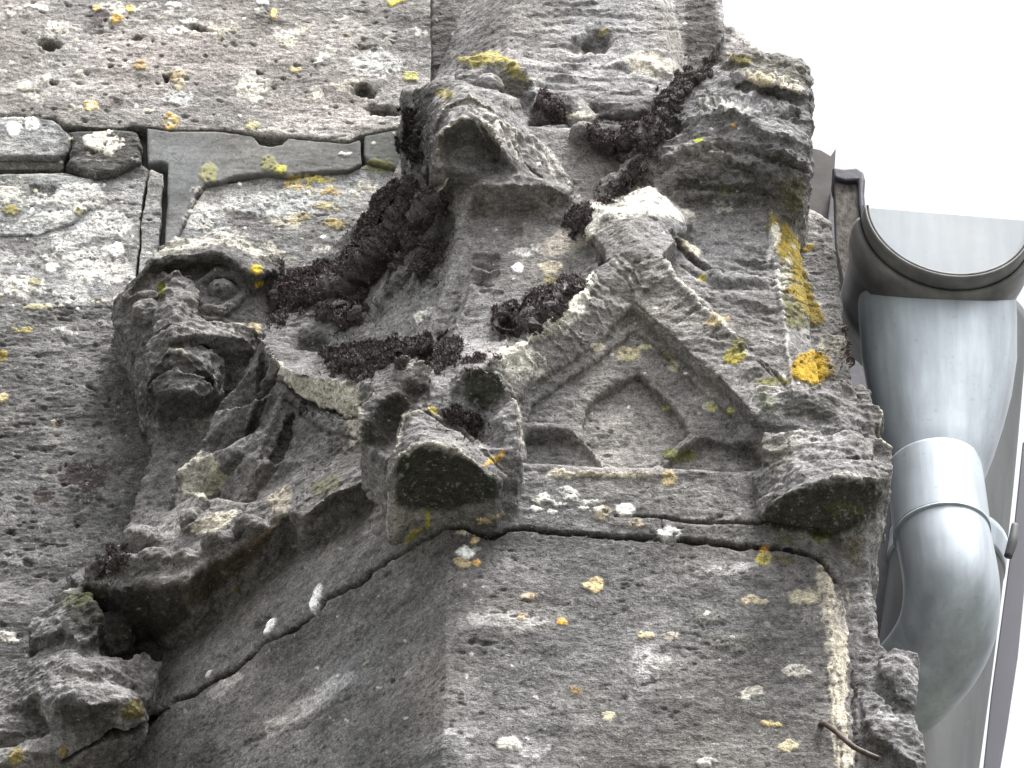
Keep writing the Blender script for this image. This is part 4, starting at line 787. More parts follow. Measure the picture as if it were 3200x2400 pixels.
# ------------------------------------------------------------------ moss
Nn = normals(V, Fq)
uu, vv = proj(V); dzz = V[:, 1]*CA-V[:, 2]*SA
cx = np.clip((uu/6).astype(int)+10, 0, 560); cy = np.clip((vv/6).astype(int)+10, 0, 430)
zb = np.full((561, 431), -1e9); np.maximum.at(zb, (cx, cy), dzz)
zb2 = zb.copy()
for dx in (-1, 0, 1):
    for dy in (-1, 0, 1): zb2 = np.maximum(zb2, np.roll(np.roll(zb, dx, 0), dy, 1))
VIS = (dzz > zb2[cx, cy]-70) & ((Nn@VIEW) > -.15)
def moss(name, pts, h, label, seed, col=(.064, .059, .058), leaf=1.0, dens=.09, size=8.5, group='moss cushions in the hollows of the stone'):
    A = np.array(pts, float); m = np.zeros(len(V), bool)
    c = VIS & (uu > A[:, 0].min()-30) & (uu < A[:, 0].max()+30) & (vv > A[:, 1].min()-30) & (vv < A[:, 1].max()+30)
    ids = np.nonzero(c)[0]; pu, pv = uu[ids], vv[ids]
    nq = fbm(V[ids], 34, 4, seed); pu2 = pu+nq*40; pv2 = pv+fbm(V[ids], 34, 4, seed+5)*40
    ins = np.zeros(len(ids), bool); d = np.full(len(ids), 1e9); n = len(A)
    for i in range(n):
        a, b = A[i], A[(i+1) % n]; e = b-a
        if a[1] != b[1]: ins ^= ((a[1] > pv2) != (b[1] > pv2)) & (pu2 < (b[0]-a[0])*(pv2-a[1])/(b[1]-a[1])+a[0])
        t = np.clip(((pu2-a[0])*e[0]+(pv2-a[1])*e[1])/(e@e), 0, 1); d = np.minimum(d, np.hypot(pu2-a[0]-t*e[0], pv2-a[1]-t*e[1]))
    H = np.full(len(V), -99.0); H[ids] = np.where(ins, d, -d)
    fm = (H[Fq] > -4).all(1); F2 = Fq[fm]
    if len(F2) < 10: print('no moss', name, label); return
    us = np.unique(F2); rm = np.full(len(V), -1); rm[us] = np.arange(len(us)); F2 = rm[F2]; v0 = V[us]; hh = np.clip(H[us], 0, None)
    v0 = smooth(v0, F2, 3); nn = smooth(Nn[us], F2, 4); nn /= np.linalg.norm(nn, axis=1, keepdims=True)+1e-6
    prof = 1-np.exp(-hh/22); v1 = v0+nn*(1.7*h*prof*(1+.4*fbm(v0, 34, 2, seed+3))+9*prof*fbm(v0, 14, 2, seed+8)-5*(1-prof))[:, None]
    k = fbm(v0, 20, 3, seed+11); Cc = np.array(col)*(1+.5*k)[:, None]
    # leaf tips
    F_ = F2[rng.integers(0, len(F2), int(len(F2)*16*dens*leaf*1.6))]; r1 = rng.random((len(F_), 2, 1))
    pos = (v1[F_[:, 0]]*(1-r1[:, 0])+v1[F_[:, 1]]*r1[:, 0])*(1-r1[:, 1])+(v1[F_[:, 3]]*(1-r1[:, 0])+v1[F_[:, 2]]*r1[:, 0])*r1[:, 1]
    far = np.nonzero(c)[0]; hf = H[far]; far = far[(hf < 0) & (rng.random(len(far)) < .10*np.exp(hf/16))]
    pos = np.concatenate([pos, V[far]]); nr = np.concatenate([nn[F_[:, 0]], Nn[far]])
    dr = nr*.9+rng.normal(0, .55, pos.shape)+np.array([0, 0, .35]); dr /= np.linalg.norm(dr, axis=1, keepdims=True)
    sd = np.cross(dr, rng.normal(0, 1, pos.shape)); sd /= np.linalg.norm(sd, axis=1, keepdims=True)
    s_ = size*rng.uniform(.5, 1.35, (len(pos), 1)); pos = pos-nr*2
    q = np.stack([pos-sd*s_*.18, pos+sd*s_*.18, pos+sd*s_*.26+dr*s_*.6, pos+dr*s_*1.15], 1).reshape(-1, 3)
    b0 = len(v1); Fl = b0+np.arange(len(q)).reshape(-1, 4)
    br = rng.choice([.55, 1, 1.8, 3.8], len(pos), p=[.28, .36, .24, .12])[:, None]*np.array(col)*np.array([1.08, 1.0, 1.0]); Cl = np.repeat(br, 4, 0)
    o = mesh_obj(name, np.concatenate([v1, q]), np.concatenate([F2, Fl]), np.concatenate([Cc, Cl]), M_MOSSC, None, False)
    tag(o, label, 'moss', group)
M_MOSSC, t_, b_ = nodes('moss'); a_ = t_.nodes.new('ShaderNodeVertexColor'); a_.layer_name = 'growth'; t_.links.new(a_.outputs[0], b_.inputs['Base Color']); b_.inputs['Roughness'].default_value = .8; b_.inputs['Specular IOR Level'].default_value = .25
PUR = (.072, .062, .064)
moss('moss_cushion', [(1285, 540), (1330, 580), (1400, 600), (1385, 660), (1310, 750), (1262, 800), (1240, 860), (1160, 890), (1120, 935), (1020, 900), (1040, 830), (1110, 770), (1130, 690), (1190, 600)], 22, 'large dark moss mass on the slope below the upper left crocket', 1)
moss('moss_cushion', [(830, 900), (900, 850), (1000, 815), (1100, 850), (1160, 905), (1150, 975), (1085, 1040), (1030, 1010), (960, 965), (880, 1005), (838, 1020)], 30, 'rounded purplish moss cushion beside the carved face', 2, PUR)
moss('moss_cushion', [(1520, 985), (1600, 950), (1700, 915), (1800, 870), (1835, 880), (1780, 940), (1740, 1000), (1690, 1040), (1610, 1055), (1535, 1035)], 34, 'long purple moss roll behind the left rake of the front gablet', 3, PUR)
moss('moss_cushion', [(1335, 750), (1392, 740), (1390, 800), (1345, 860), (1310, 895), (1283, 870), (1300, 810)], 24, 'small dark moss tuft in the middle of the left slope', 4)
moss('moss_cushion', [(1850, 635), (1790, 655), (1750, 722), (1800, 742), (1838, 715)], 20, 'dark moss tucked behind the pale tip of the front gablet', 5, PUR)
moss('moss_cushion', [(1830, 385), (1900, 410), (1960, 385), (2050, 370), (2070, 420), (2015, 455), (1940, 492), (1890, 485), (1850, 445)], 26, 'purple moss in the hollow between the two upper crockets', 6, PUR)
moss('moss_cushion', [(2250, 180), (2225, 235), (2160, 290), (2115, 345), (2085, 420), (2035, 475), (1985, 485), (1975, 430), (2035, 370), (2060, 300), (2120, 230), (2190, 195)], 20, 'strip of moss up the left edge of the upper right crocket', 7)
moss('moss_cushion', [(1010, 1090), (1100, 1075), (1200, 1080), (1300, 1060), (1355, 1040), (1350, 1110), (1250, 1145), (1180, 1150), (1150, 1190), (1060, 1180), (1045, 1150), (1010, 1125)], 22, 'flat dark moss in the basin above the left gablet rim', 8)
moss('moss_cushion', [(1355, 1060), (1400, 1040), (1450, 1080), (1425, 1130), (1375, 1175), (1350, 1130)], 16, 'dark moss in the cleft just above the centre crocket', 9)
moss('moss_cushion', [(1385, 1280), (1440, 1285), (1490, 1325), (1505, 1365), (1455, 1355), (1405, 1325)], 24, 'spiky moss tuft sitting inside the centre crocket', 10, leaf=1.8, size=13)
moss('moss_cushion', [(1262, 330), (1300, 350), (1312, 430), (1330, 500), (1300, 520), (1268, 470), (1250, 430)], 16, 'black moss fringe down the left edge of the upper left crocket', 11, (.02, .018, .018))
moss('moss_cushion', [(870, 830), (930, 800), (990, 826), (965, 872), (900, 885)], 16, 'ragged moss with twigs at the temple of the carved face', 12)
moss('moss_cushion', [(1690, 290), (1740, 300), (1775, 335), (1790, 375), (1720, 378), (1680, 360)], 18, 'knobbly grey brown moss right of the upper left crocket', 13, (.07, .06, .06))
moss('moss_cushion', [(405, 1695), (392, 1760), (330, 1805), (285, 1795), (340, 1725)], 18, 'small moss tuft on top of the lower left ledge', 14)
moss('moss_cushion', [(1985, 490), (2035, 480), (2005, 560), (1925, 625), (1850, 645), (1880, 595), (1950, 550)], 16, 'thin moss in the groove below the upper right crocket', 15, (.07, .06, .06))
moss('moss_cushion', [(1400, 1125), (1470, 1105), (1545, 1115), (1560, 1140), (1500, 1135), (1440, 1145)], 8, 'narrow moss fringe along the top leaf of the centre crocket', 16, (.07, .058, .06))
moss('moss_cushion', [(2635, 1035), (2668, 1050), (2695, 1100), (2690, 1165), (2655, 1150)], 10, 'tiny twiggy tuft on the right edge of the rear block', 17, (.09, .075, .07), size=14)
# ------------------------------------------------------------------ church wall behind
RWL = Relief(); RWL.gain = .84
r3 = random.Random(5)
for i in range(150):     # scattered crusts
    z = i % 3
    u, v = (r3.uniform(-30, 430), r3.uniform(550, 960)) if z == 0 else (r3.uniform(-30, 1330), r3.uniform(-20, 410)) if z == 1 else (r3.uniform(560, 1250), r3.uniform(560, 860))
    RWL.patch(u, v, r3.uniform(12, 90 if z == 0 else 46), r3.uniform(8, 36 if z == 0 else 18), r3.choice([(.44, .435, .42), (.29, .285, .28), (.48, .47, .45), (.17, .165, .16)] if z == 0 else [(.5, .48, .44), (.44, .42, .40), (.22, .2, .195), (.46, .43, .36)]), r3.uniform(-.3, .3), .55, 22, 3, .3)
for i in range(60):
    RWL.patch(r3.uniform(-30, 400), r3.uniform(980, 2350), r3.uniform(20, 90), r3.uniform(8, 30), r3.choice([(.20, .196, .19), (.11, .108, .105), (.23, .225, .22)]), r3.uniform(-.3, .3), .5, 22, 3, .3)
for q in ((350, 152, 25, 13, (.78, .78, .77)), (790, 278, 62, 36, (.56, .54, .48)), (560, 305, 60, 24, (.5, .5, .49)), (350, 30, 46, 34, (.52, .50, .44)), (300, 30, 17, 13, (.5, .4, .2)), (365, 60, 22, 14, (.5, .33, .10)), (407, 28, 17, 14, (.45, .38, .12)), (190, 86, 56, 20, (.52, .50, .45)), (110, 20, 40, 10, (.7, .7, .68)),
          (440, 205, 24, 21, (.44, .29, .10)), (550, 238, 26, 20, (.42, .32, .17)), (560, 262, 20, 20, (.38, .33, .2)), (282, 330, 28, 19, (.45, .35, .17)), (530, 378, 30, 24, (.45, .31, .10)), (792, 396, 26, 14, (.36, .33, .2)), (560, 95, 46, 14, (.7, .7, .68)), (590, 66, 30, 10, (.6, .6, .58)), (1180, 200, 90, 50, (.46, .46, .45)), (985, 292, 26, 24, (.5, .48, .42)),
          (80, 270, 26, 18, (.55, .53, .46)), (250, 232, 16, 12, (.56, .54, .46)), (145, 246, 16, 12, (.55, .5, .4)), (855, 45, 12, 20, (.45, .36, .16)), (1240, 5, 30, 12, (.4, .34, .08)), (700, 90, 50, 24, (.38, .36, .29)), (900, 130, 30, 18, (.42, .4, .33)), (995, 190, 16, 10, (.7, .7, .68)), (1285, 240, 26, 18, (.33, .32, .12)), (925, 215, 20, 12, (.4, .34, .2)), (540, 12, 30, 12, (.74, .74, .72)), (820, 10, 22, 10, (.74, .74, .72)),
          (45, 402, 29, 22, (.78, .78, .77)), (100, 388, 24, 22, (.76, .76, .75)), (90, 365, 80, 8, (.6, .59, .55)), (322, 445, 58, 34, (.62, .59, .52)), (20, 605, 56, 30, (.56, .54, .49)), (34, 655, 24, 15, (.28, .24, .08)), (246, 660, 24, 12, (.27, .25, .12)), (358, 783, 29, 21, (.8, .8, .79)), (165, 835, 21, 17, (.78, .78, .77)),
          (652, 540, 34, 36, (.30, .29, .15)), (838, 515, 30, 26, (.29, .28, .14)), (876, 528, 20, 16, (.34, .33, .08)), (950, 560, 60, 13, (.36, .30, .05)), (930, 585, 60, 14, (.42, .31, .10)), (1030, 600, 40, 14, (.42, .28, .06)), (1010, 560, 40, 14, (.38, .31, .05)), (930, 680, 44, 18, (.48, .36, .12)), (1040, 700, 44, 16, (.42, .33, .12)), (1010, 650, 50, 14, (.34, .28, .1)),
          (1190, 520, 60, 22, (.20, .19, .05)), (1080, 480, 22, 8, (.5, .5, .5)), (250, 620, 90, 40, (.48, .47, .45)), (620, 690, 60, 40, (.44, .43, .41)), (700, 740, 90, 20, (.46, .45, .42)), (330, 850, 100, 40, (.50, .49, .46)), (150, 780, 60, 30, (.25, .245, .235)), (60, 900, 60, 30, (.52, .51, .48)), (215, 800, 120, 14, (.5, .49, .46)), (110, 880, 22, 14, (.29, .26, .15)),
          (8, 1115, 14, 20, (.30, .23, .06)), (10, 1240, 20, 14, (.42, .35, .2)), (20, 1990, 50, 22, (.6, .58, .52)), (15, 2110, 24, 8, (.45, .4, .2)), (170, 1320, 16, 8, (.36, .31, .24)), (120, 960, 50, 12, (.38, .36, .2)), (70, 1030, 40, 8, (.45, .38, .12)), (200, 1040, 50, 12, (.4, .4, .38)), (350, 1000, 50, 20, (.36, .36, .35)),
          (900, 640, 120, 50, (.33, .34, .34)), (760, 640, 90, 30, (.33, .335, .335))):
    u, v, a, b, c = q; RWL.patch(u, v, a, b, c, 0, .92 if a < 40 else .6, min(16, a*.35), 5, 0 if a < 30 else .22)
for u, v in ((530, 378), (282, 330)): RWL.patch(u, v, 13, 10, (.5, .45, .36), 0, .8, 4, 0)
for q in ((290, 85, 34, 34, (.14, .125, .125)), (812, 64, 38, 20, (.13, .12, .11)), (365, 320, 18, 14, (.14, .13, .13)), (320, 50, 26, 16, (.16, .14, .14)), (275, 1485, 92, 56, MAROON), (140, 1545, 38, 24, (.09, .07, .068)), (262, 1568, 60, 32, (.085, .08, .078)), (110, 1700, 70, 20, (.10, .10, .10)), (240, 1630, 30, 18, (.1, .1, .1)), (780, 700, 70, 40, (.15, .14, .14)), (130, 590, 50, 20, (.12, .12, .115)), (60, 780, 60, 24, (.2, .19, .19)),
          (480, 200, 300, 100, (.27, .24, .23)), (1000, 330, 200, 60, (.27, .24, .235))):
    u, v, a, b, c = q; RWL.patch(u, v, a, b, c, 0, .9 if a < 100 else .45, min(26, a*.4), -2, .05)
RWL.poly([(180, 400), (440, 400), (460, 560), (300, 570), (190, 540)], 0, (.10, .098, .092), .75, 8, 14, .1); RWL.patch(322, 445, 62, 34, (.62, .59, .52), .2, .9, 22, 4, .25)
for u, v, a, b, h in ((155, 138, 30, 12, -40), (1142, 283, 36, 13, -40), (1195, 343, 46, 15, -40), (516, 240, 14, 7, -24), (165, 258, 12, 7, -20), (622, 92, 40, 8, -20), (430, 112, 16, 8, -16), (810, 225, 8, 5, -16), (345, 205, 8, 5, -14), (240, 1640, 8, 6, -14), (60, 1990, 10, 6, -10), (30, 1665, 14, 8, -14), (85, 1760, 20, 10, -14)):
    RWL.pit(u, v, a, b, h, .15, (.05, .045, .04), .75, 10)
for i in range(110): RWL.pit(rr.uniform(-20, 420), rr.uniform(920, 2000), rr.uniform(5, 16), rr.uniform(3, 7), rr.uniform(-10, -4), .1, (.06, .058, .055), .4, 6)
for i in range(90): RWL.pit(rr.uniform(-20, 1250), rr.uniform(0, 400), rr.uniform(4, 12), rr.uniform(2, 5), -8, .15, (.10, .09, .085), .4, 6)
RWL.poly([(260, 960), (420, 930), (520, 1300), (420, 1700), (340, 1600), (320, 1200)], 0, (.08, .078, .075), .5, 30, 60, .1)
for i in range(110):
    u, v = (r3.uniform(-20, 430), r3.uniform(560, 1000)) if i % 2 else (r3.uniform(-20, 1300), r3.uniform(0, 800)); a_ = r3.uniform(3, 9)
    if not (460 < u < 1130 and 420 < v < 560): RWL.patch(u, v, a_, a_*.75, (.80, .79, .76) if i % 3 else (.5, .46, .36), 0, .9, 4, 3)
wall = thing('church_wall', 'lichen spotted grey masonry wall of large weathered blocks left of the pinnacle', 'wall', P(600, 2600, YW))
def block(name, pts, Y1, mat, base, rnd=10, label=None, Y0=-1120, h=7.0, nz=(7, 3.5, 1.6), aniso=(1.8, 1.6, .7), seed=0, rough=1.0, tv=1.0):
    shp = sd_poly(pts, Y0, Y1, Y1, rnd); f = Field(shp[1]-16, shp[2]+16, h)
    f.add(shp, 1, 1); v_, q_, l_ = surface_nets(f)
    v_, q_, l_, c_ = finish(v_, q_, l_, RWL, tuple(x*.92 for x in base), nz, True, aniso, rough, seed, 1, tv)
    o = mesh_obj(name, v_, q_, c_, mat, wall)
    if label: o['label'] = label
    return o
block('stone_block', [(-120, -160), (1420, -160), (1380, 60), (1340, 270), (1250, 398), (1134, 419), (1087, 440), (899, 425), (770, 415), (676, 405), (529, 405), (423, 391), (364, 405), (194, 388), (170, 364), (12, 357), (-120, 357)], YW, M_WALL, (.29, .274, .264), 8, 'large brownish upper block spotted with orange and white lichen', seed=20)
block('stone_block', [(-120, 362), (12, 362), (168, 372), (196, 398), (229, 423), (219, 462), (200, 487), (-120, 487)], YW+6, M_WALL, (.36, .36, .355), 8, 'pale squared stone with white lichen', seed=21)
block('stone_block', [(-120, 492), (198, 489), (200, 528), (-120, 532)], YW-22, M_WALL, (.15, .14, .12), 4, 'shaded lower edge of the pale stone', seed=27)
block('stone_block', [(208, 402), (329, 398), (425, 407), (447, 447), (437, 503), (355, 541), (294, 550), (237, 529), (204, 509), (221, 447)], YW+14, M_WALL, (.12, .118, .112), 26, 'rounded dark stone with a cream lichen patch', seed=22, nz=(9, 5, 2))
block('mortar', [(458, 398), (529, 409), (676, 409), (770, 420), (793, 424), (812, 452), (845, 458), (881, 452), (899, 430), (1087, 446), (1128, 432), (1130, 480), (1134, 511), (1087, 533), (952, 539), (905, 547), (834, 540), (729, 550), (693, 565), (640, 575), (611, 611), (576, 682), (552, 746), (548, 790), (512, 790), (522, 640), (524, 512), (500, 504), (462, 512)], YW-3, M_MORTAR, (.15, .152, .15), 2, 'smooth grey repair mortar bed', seed=23, nz=(4, 1.5, .4), rough=.0, tv=.5)
block('mortar', [(1139, 424), (1250, 402), (1400, 380), (1400, 540), (1210, 520), (1150, 503), (1136, 480)], YW-5, M_MORTAR, (.15, .155, .15), 2, 'short end of the mortar bed beyond a crack', seed=24, nz=(3, 1.5, .4), rough=0, tv=.5)
block('stone_block', [(470, 526), (509, 543), (510, 582), (497, 764), (485, 900), (428, 900), (447, 635)], YW-2, M_WALL, (.33, .33, .325), 4, 'narrow pale upright slab', seed=25)
block('stone_block', [(-120, 544), (200, 540), (294, 560), (355, 549), (437, 515), (466, 530), (443, 640), (424, 900), (420, 960), (-120, 960)], YW-14, M_WALL, (.25, .247, .243), 6, 'whitish crusted block', seed=26)
block('stone_block', [(-120, 548), (130, 540), (270, 552), (294, 592), (280, 650), (230, 695), (118, 735), (-120, 738)], YW-2, M_WALL, (.27, .275, .27), 8, 'curved shell of stone overlapping the crusted block', seed=28)
block('stone_block', [(553, 752), (580, 690), (616, 618), (645, 580), (700, 571), (834, 548), (905, 554), (1087, 541), (1146, 512), (1210, 528), (1500, 560), (1500, 1250), (500, 1250), (505, 800), (548, 796)], YW-24, M_WALL, (.23, .23, .226), 6, 'grey block streaked with yellow lichen', seed=29)
block('stone_block', [(-120, 950), (420, 950), (520, 1000), (900, 1200), (900, 2470), (-120, 2470)], YW-18, M_WALL, (.120, .117, .116), 10, 'big dark pitted lower block', seed=30, nz=(9, 5, 3))
core = [(-120, -160), (1500, -160), (1500, 2470), (-120, 2470)]
bk = sd_poly(core, -1400, -1070, -1070, 6); f_ = Field(bk[1]-30, bk[2]+30, 24); f_.add(bk, 1, 1); v_, q_, l_ = surface_nets(f_)
mesh_obj('wall_core', v_, q_, np.tile((.09, .085, .075), (len(v_), 1)), M_MORTAR, wall)
print('wall', round(time.time()-T0, 1))
# ------------------------------------------------------------------ roof edge, gutter and pipes at the right
def pm(name, V, F, mat, parent=None, smoothf=True):
    me = bpy.data.meshes.new(name); me.from_pydata([tuple(x) for x in W(np.array(V))], [], F); me.materials.append(mat)
    me.polygons.foreach_set('use_smooth', np.full(len(me.polygons), smoothf)); me.update()
    o = bpy.data.objects.new(name, me); sc.collection.objects.link(o)
    if parent is not None: o.parent = parent; o.matrix_parent_inverse = parent.matrix_world.inverted()
    return o
def tube(pts, rad, seg=48, sub=10, squash=1.0, wall=0.0, caps=True):
    pts = np.array(pts, float); n = len(pts); rad = np.array([rad]*n if np.isscalar(rad) else rad, float)
    ts = np.linspace(0, n-1, (n-1)*sub+1); Q = []; Rr = []
    for t in ts:
        i = min(int(t), n-2); f = t-i; p0, p1, p2, p3 = pts[max(i-1, 0)], pts[i], pts[i+1], pts[min(i+2, n-1)]
        Q.append(.5*((2*p1)+(-p0+p2)*f+(2*p0-5*p1+4*p2-p3)*f*f+(-p0+3*p1-3*p2+p3)*f**3)); Rr.append(rad[i]*(1-f)+rad[i+1]*f)
    Q = np.array(Q); T = np.gradient(Q, axis=0); T /= np.linalg.norm(T, axis=1, keepdims=True)
    a = np.cross(T[0], [0, 1, 0.01]); a /= np.linalg.norm(a); V = []; F = []
    for q, t, r in zip(Q, T, Rr):
        a = a-t*(a@t); a /= np.linalg.norm(a); b = np.cross(t, a)
        for k in range(seg):
            th = 2*math.pi*k/seg; V.append(q+r*(math.cos(th)*a+math.sin(th)*b))
    m = len(Q)
    for i in range(m-1):
        for k in range(seg): F.append((i*seg+k, i*seg+(k+1) % seg, (i+1)*seg+(k+1) % seg, (i+1)*seg+k))
    if caps: F.append(tuple(range(seg))[::-1]); F.append(tuple((m-1)*seg+k for k in range(seg)))
    return V, F
def zinc(name, col, rough=.45, metal=.4, streak=.25):
    m, t, b = nodes(name); tc = t.nodes.new('ShaderNodeTexCoord'); mp = t.nodes.new('ShaderNodeMapping'); mp.inputs['Scale'].default_value = (1, 1, .12)
    t.links.new(tc.outputs['Object'], mp.inputs[0]); n1 = noise(t, mp.outputs[0], 60, 5, .6); n2_ = noise(t, tc.outputs['Object'], 11, 4, .55); n3 = noise(t, tc.outputs['Object'], 130, 4, .7)
    c = mix(t, 'MULTIPLY', 1.0, col, ramp(t, n1, [(.3, 1-streak), (.55, 1.0), (.75, 1+streak)])); c = mix(t, 'MULTIPLY', 1.0, c, ramp(t, n2_, [(.3, .82), (.7, 1.12)]))
    dirt = ramp(t, n3, [(.60, 0), (.74, 1)]); c = mix(t, 'MIX', math_(t, 'MULTIPLY', dirt, .35), c, (.12, .115, .10)); t.links.new(c, b.inputs['Base Color'])
    b.inputs['Metallic'].default_value = metal; t.links.new(ramp(t, n2_, [(.3, rough-.08), (.7, rough+.12)]), b.inputs['Roughness'])
    bp = t.nodes.new('ShaderNodeBump'); bp.inputs['Distance'].default_value = .0007; t.links.new(n2_, bp.inputs['Height']); t.links.new(bp.outputs[0], b.inputs['Normal']); return m
M_PVC = zinc('zinc', (.33, .368, .405)); M_PVCD = zinc('stained_zinc', (.15, .152, .157), .5, .2, .4); M_PVCF = zinc('dull_zinc', (.065, .069, .073), .6, 0, .3)
M_PVCL = zinc('pale_zinc', (.19, .214, .24), .55, 0, .15)
M_SLATE = simple('dark_slate', (.06, .053, .052), .7, 0, 40, .3, .0006, .3)
M_LEAD = simple('lead_flashing', (.032, .030, .045), .55, 0, 60, .25, .0006, .4)
M_WOOD = simple('weathered_wood', (.075, .067, .06), .85, 0, 190, .75, .002, .3, (.9, .9, .5))
M_TRIM = simple('slate_blue_trim', (.045, .045, .065), .5, 0, 20, .15, 0, .4)
M_IRON = simple('rusty_iron', (.065, .05, .042), .6, .5, 200, .5, .0008, .4)
gut = thing('gutter', 'grey half round metal gutter with a flat end cap and funnel outlet', 'gutter', P(2960, 900, -400))
YG = -250; gc = P(2966, 664, YG); yaw = math.radians(7)
ex = np.array([math.cos(yaw), -math.sin(yaw), 0]); ay = np.array([-math.sin(yaw), -math.cos(yaw), 0]); ez = np.array([0, 0, 1.0])
def half(sections, ri=None, th0=0.0, th1=math.pi, seg=64, tilt=0):
    """lower half shell: sections = [(depth behind the cap, outer radius)], wall thickness 8"""
    V, F = [], []; m = len(sections)
    for side in (0, 1):
        for dpt, r in sections:
            for k in range(seg+1):
                th = th0+(th1-th0)*k/seg; rr_ = r-(10 if side else 0)
                V.append(gc+ay*dpt-ex*math.cos(th)*rr_-ez*math.sin(th)*rr_)
    n = seg+1
    for side in (0, 1):
        o = side*m*n
        for i in range(m-1):
            for k in range(seg):
                q = (o+i*n+k, o+i*n+k+1, o+(i+1)*n+k+1, o+(i+1)*n+k); F.append(q if side == 0 else q[::-1])
    for i in (0, m-1):
        for k in range(seg): F.append((i*n+k, i*n+k+1, m*n+i*n+k+1, m*n+i*n+k))
    for k in (0, seg):
        for i in range(m-1): F.append((i*n+k, (i+1)*n+k, m*n+(i+1)*n+k, m*n+i*n+k))
    return V, F
def cap_disc(r, d0, d1, seg=64, low=0):
    V = []; F = []
    for d_ in (d0, d1):
        for k in range(seg+1):
            th = math.pi*k/seg; V.append(gc+ay*d_-ex*math.cos(th)*r-ez*(math.sin(th)*r+low))
    n = seg+1; F.append(tuple(range(n))); F.append(tuple(range(n, 2*n))[::-1])
    for k in range(seg): F.append((k, k+1, n+k+1, n+k))
    F.append((0, n, 2*n-1, n-1)); return V, F
pm('end_cap', *cap_disc(262, 10, 18), M_PVCL, gut, False)
pm('cap_rim', *half([(0, 270), (-3, 274), (0, 279), (14, 280), (46, 282), (60, 280)]), M_PVCD, gut)
pm('union_bracket', *half([(60, 284), (64, 292), (90, 300), (120, 303), (170, 303), (215, 298), (222, 290)]), M_PVCD, gut)
pm('trough', *half([(222, 286), (420, 286), (560, 286)]), M_PVCD, gut)
rv = gc+ay*150-ex*(-12)-ez*300
pm('rivet', *tube([rv+ez*8, rv-ez*6, rv-ez*12], [22, 20, 6], 20, 3), M_PVCD, gut)
# funnel outlet: a body of revolution under the trough
ax0 = P(2945, 1400, -480)
def lathe(cx_, cy_, prof, seg=72):
    V = []; F = []
    for z, r, dx, sq in prof:
        for k in range(seg):
            th = 2*math.pi*k/seg; V.append((cx_+dx+math.cos(th)*r, cy_+math.sin(th)*r*sq, z))
    for i in range(len(prof)-1):
        for k in range(seg): F.append((i*seg+k, i*seg+(k+1) % seg, (i+1)*seg+(k+1) % seg, (i+1)*seg+k))
    return V, F
def zz(v, Y=-540): return P(2945, v, Y)[2]
pm('outlet', *lathe(ax0[0], -540, [(zz(800), 258, 14, .8), (zz(1000), 258, 14, .8), (zz(1120), 252, 12, .8), (zz(1230), 232, 8, .82), (zz(1330), 204, 2, .86), (zz(1410), 178, -4, .92), (zz(1470), 156, -10, .97), (zz(1500), 140, -12, 1.0), (zz(1600), 138, -10, 1.0)]), M_PVC, gut)
swan = thing('downpipe', 'pale grey metal swan neck pipe curving from the gutter outlet behind the stone', 'pipe', P(2950, 2200, -700))
top = [P(2920, 1462, -520), P(2932, 1560, -520), P(2944, 1668, -520)]
pm('pipe_socket', *tube(top, [152, 154, 156], caps=True), M_PVC, swan)
pm('bend', *tube([P(2944, 1664, -520), P(2964, 1760, -521), P(2974, 1850, -540), P(2964, 1950, -600), P(2925, 2040, -680), P(2860, 2120, -760), P(2780, 2190, -900), P(2640, 2290, -1100)], [149, 151, 153, 155, 155, 153, 150, 150], sub=12), M_PVC, swan)
pm('seam_ring', *tube([P(2943, 1664, -520), P(2944, 1670, -520)], [156.6, 156.6], sub=2), M_PVC, swan)
far = thing('soil_pipe', 'wide dull grey pipe standing behind the swan neck pipe', 'pipe', P(2900, 2700, -1250))
pm('pipe_body', *tube([P(3040, 1000, -1250), P(2990, 1500, -1250), P(2930, 2000, -1250), P(2850, 2560, -1250)], [188, 190, 190, 190]), M_PVCF, far)
for v in (1690,): pm('pipe_clip', *tube([P(2966, v, -1250), P(2955, v+80, -1250)], [198, 198], sub=4), M_PVC, far)
pm('clip_lug', *tube([P(3150, 1740, -1150), P(3165, 1690, -1140), P(3172, 1640, -1140)], [14, 17, 12], sub=5), M_PVCF, far)
def prism(name, pts, Y0, Y1, mat, parent=None, bev=4):
    a = [P(u, v, Y1) for u, v in pts]; n = len(a); V = [tuple(p) for p in a]+[(p[0], Y0, p[2]) for p in a]
    F = [tuple(range(n)), tuple(range(n, 2*n))[::-1]]+[(i, n+i, n+(i+1) % n, (i+1) % n) for i in range(n)]
    o = pm(name, V, F, mat, parent, False)
    md = o.modifiers.new('bevel', 'BEVEL'); md.width = bev*S; md.segments = 3; md.limit_method = 'ANGLE'
    return o
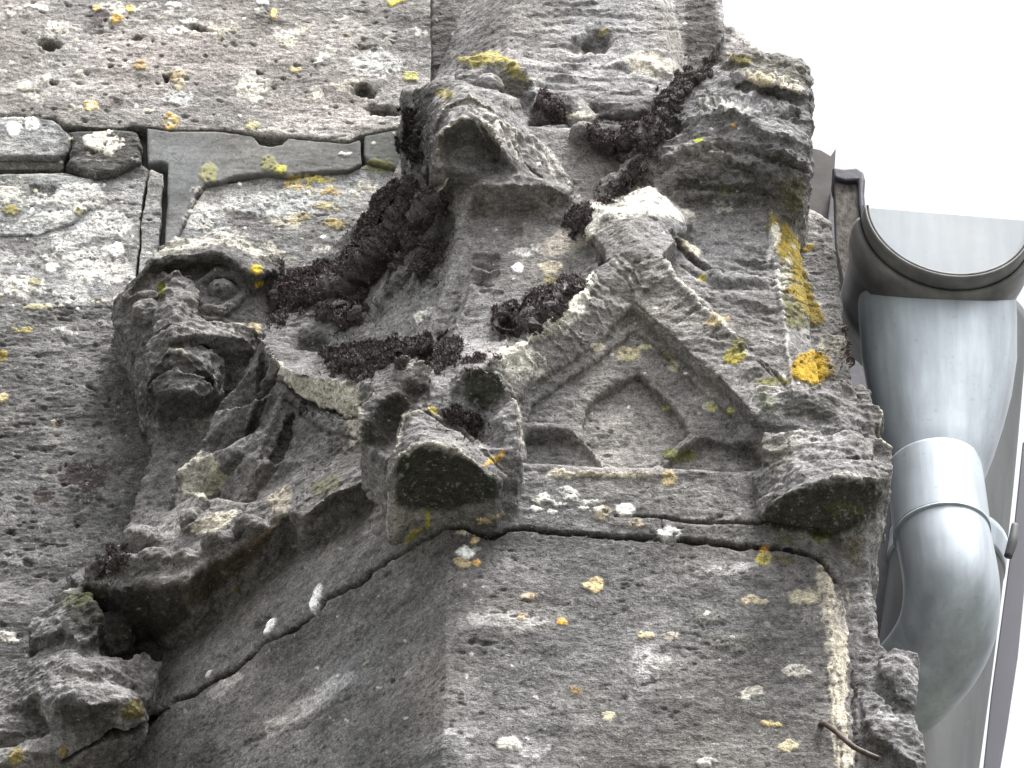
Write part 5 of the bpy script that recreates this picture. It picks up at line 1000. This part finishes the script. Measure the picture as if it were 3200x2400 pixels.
tr = prism('corner_trim', [(3196, 1380), (3168, 1650), (3134, 1900), (3096, 2180), (3066, 2460), (3112, 2460), (3150, 2240), (3186, 2000), (3215, 1700), (3226, 1380)], -1600, -1500, M_TRIM)
tag(tr, 'dark slate blue trim strip leaning along the far right pipe', 'trim')
fb = prism('fascia_board', [(2560, 560), (2700, 600), (2740, 1000), (2800, 1300), (2800, 2100), (2560, 2100)], -1500, -1420, M_LEAD)
tag(fb, 'dark fascia board in shade between the stone and the gutter funnel', 'board')
tile = prism('roof_tile', [(2500, 440), (2530, 460), (2566, 468), (2596, 486), (2612, 462), (2602, 560), (2586, 690), (2500, 640)], -1000, -900, M_SLATE)
tag(tile, 'broken dark roof tile sticking up behind the upper right crocket', 'tile')
wp = thing('wooden_post', 'cracked grey wooden post end under a dark lead cap beside the gutter', 'post', P(2650, 1060, -750))
prism('post_body', [(2607, 552), (2680, 556), (2686, 640), (2692, 800), (2684, 960), (2676, 1080), (2650, 1100), (2640, 900), (2614, 780)], -900, -800, M_WOOD, wp, 5)
prism('lead_cap', [(2600, 520), (2640, 526), (2680, 522), (2698, 536), (2704, 560), (2699, 600), (2702, 640), (2690, 670), (2683, 640), (2681, 562), (2640, 564), (2606, 554)], -900, -780, M_LEAD, wp, 9)
nail = pm('bent_nail', *tube([P(2560, 2270, -20), P(2575, 2262, 40), P(2610, 2285, 90), P(2670, 2335, 120), P(2748, 2372, 120)], [10, 9, 8, 8, 9], 16, 6), M_IRON)
tag(nail, 'bent rusty nail sticking out of the pale right edge of the lower shaft', 'nail')
# ground far below
gm, gt, gb = nodes('ground'); gb.inputs['Base Color'].default_value = (.09, .09, .075, 1); gb.inputs['Roughness'].default_value = .95
me = bpy.data.meshes.new('ground'); me.from_pydata([(-150, -150, 0), (150, -150, 0), (150, 150, 0), (-150, 150, 0)], [], [(0, 1, 2, 3)]); me.materials.append(gm)
g = bpy.data.objects.new('ground', me); sc.collection.objects.link(g); g['kind'] = 'structure'
print('done', round(time.time()-T0, 1))
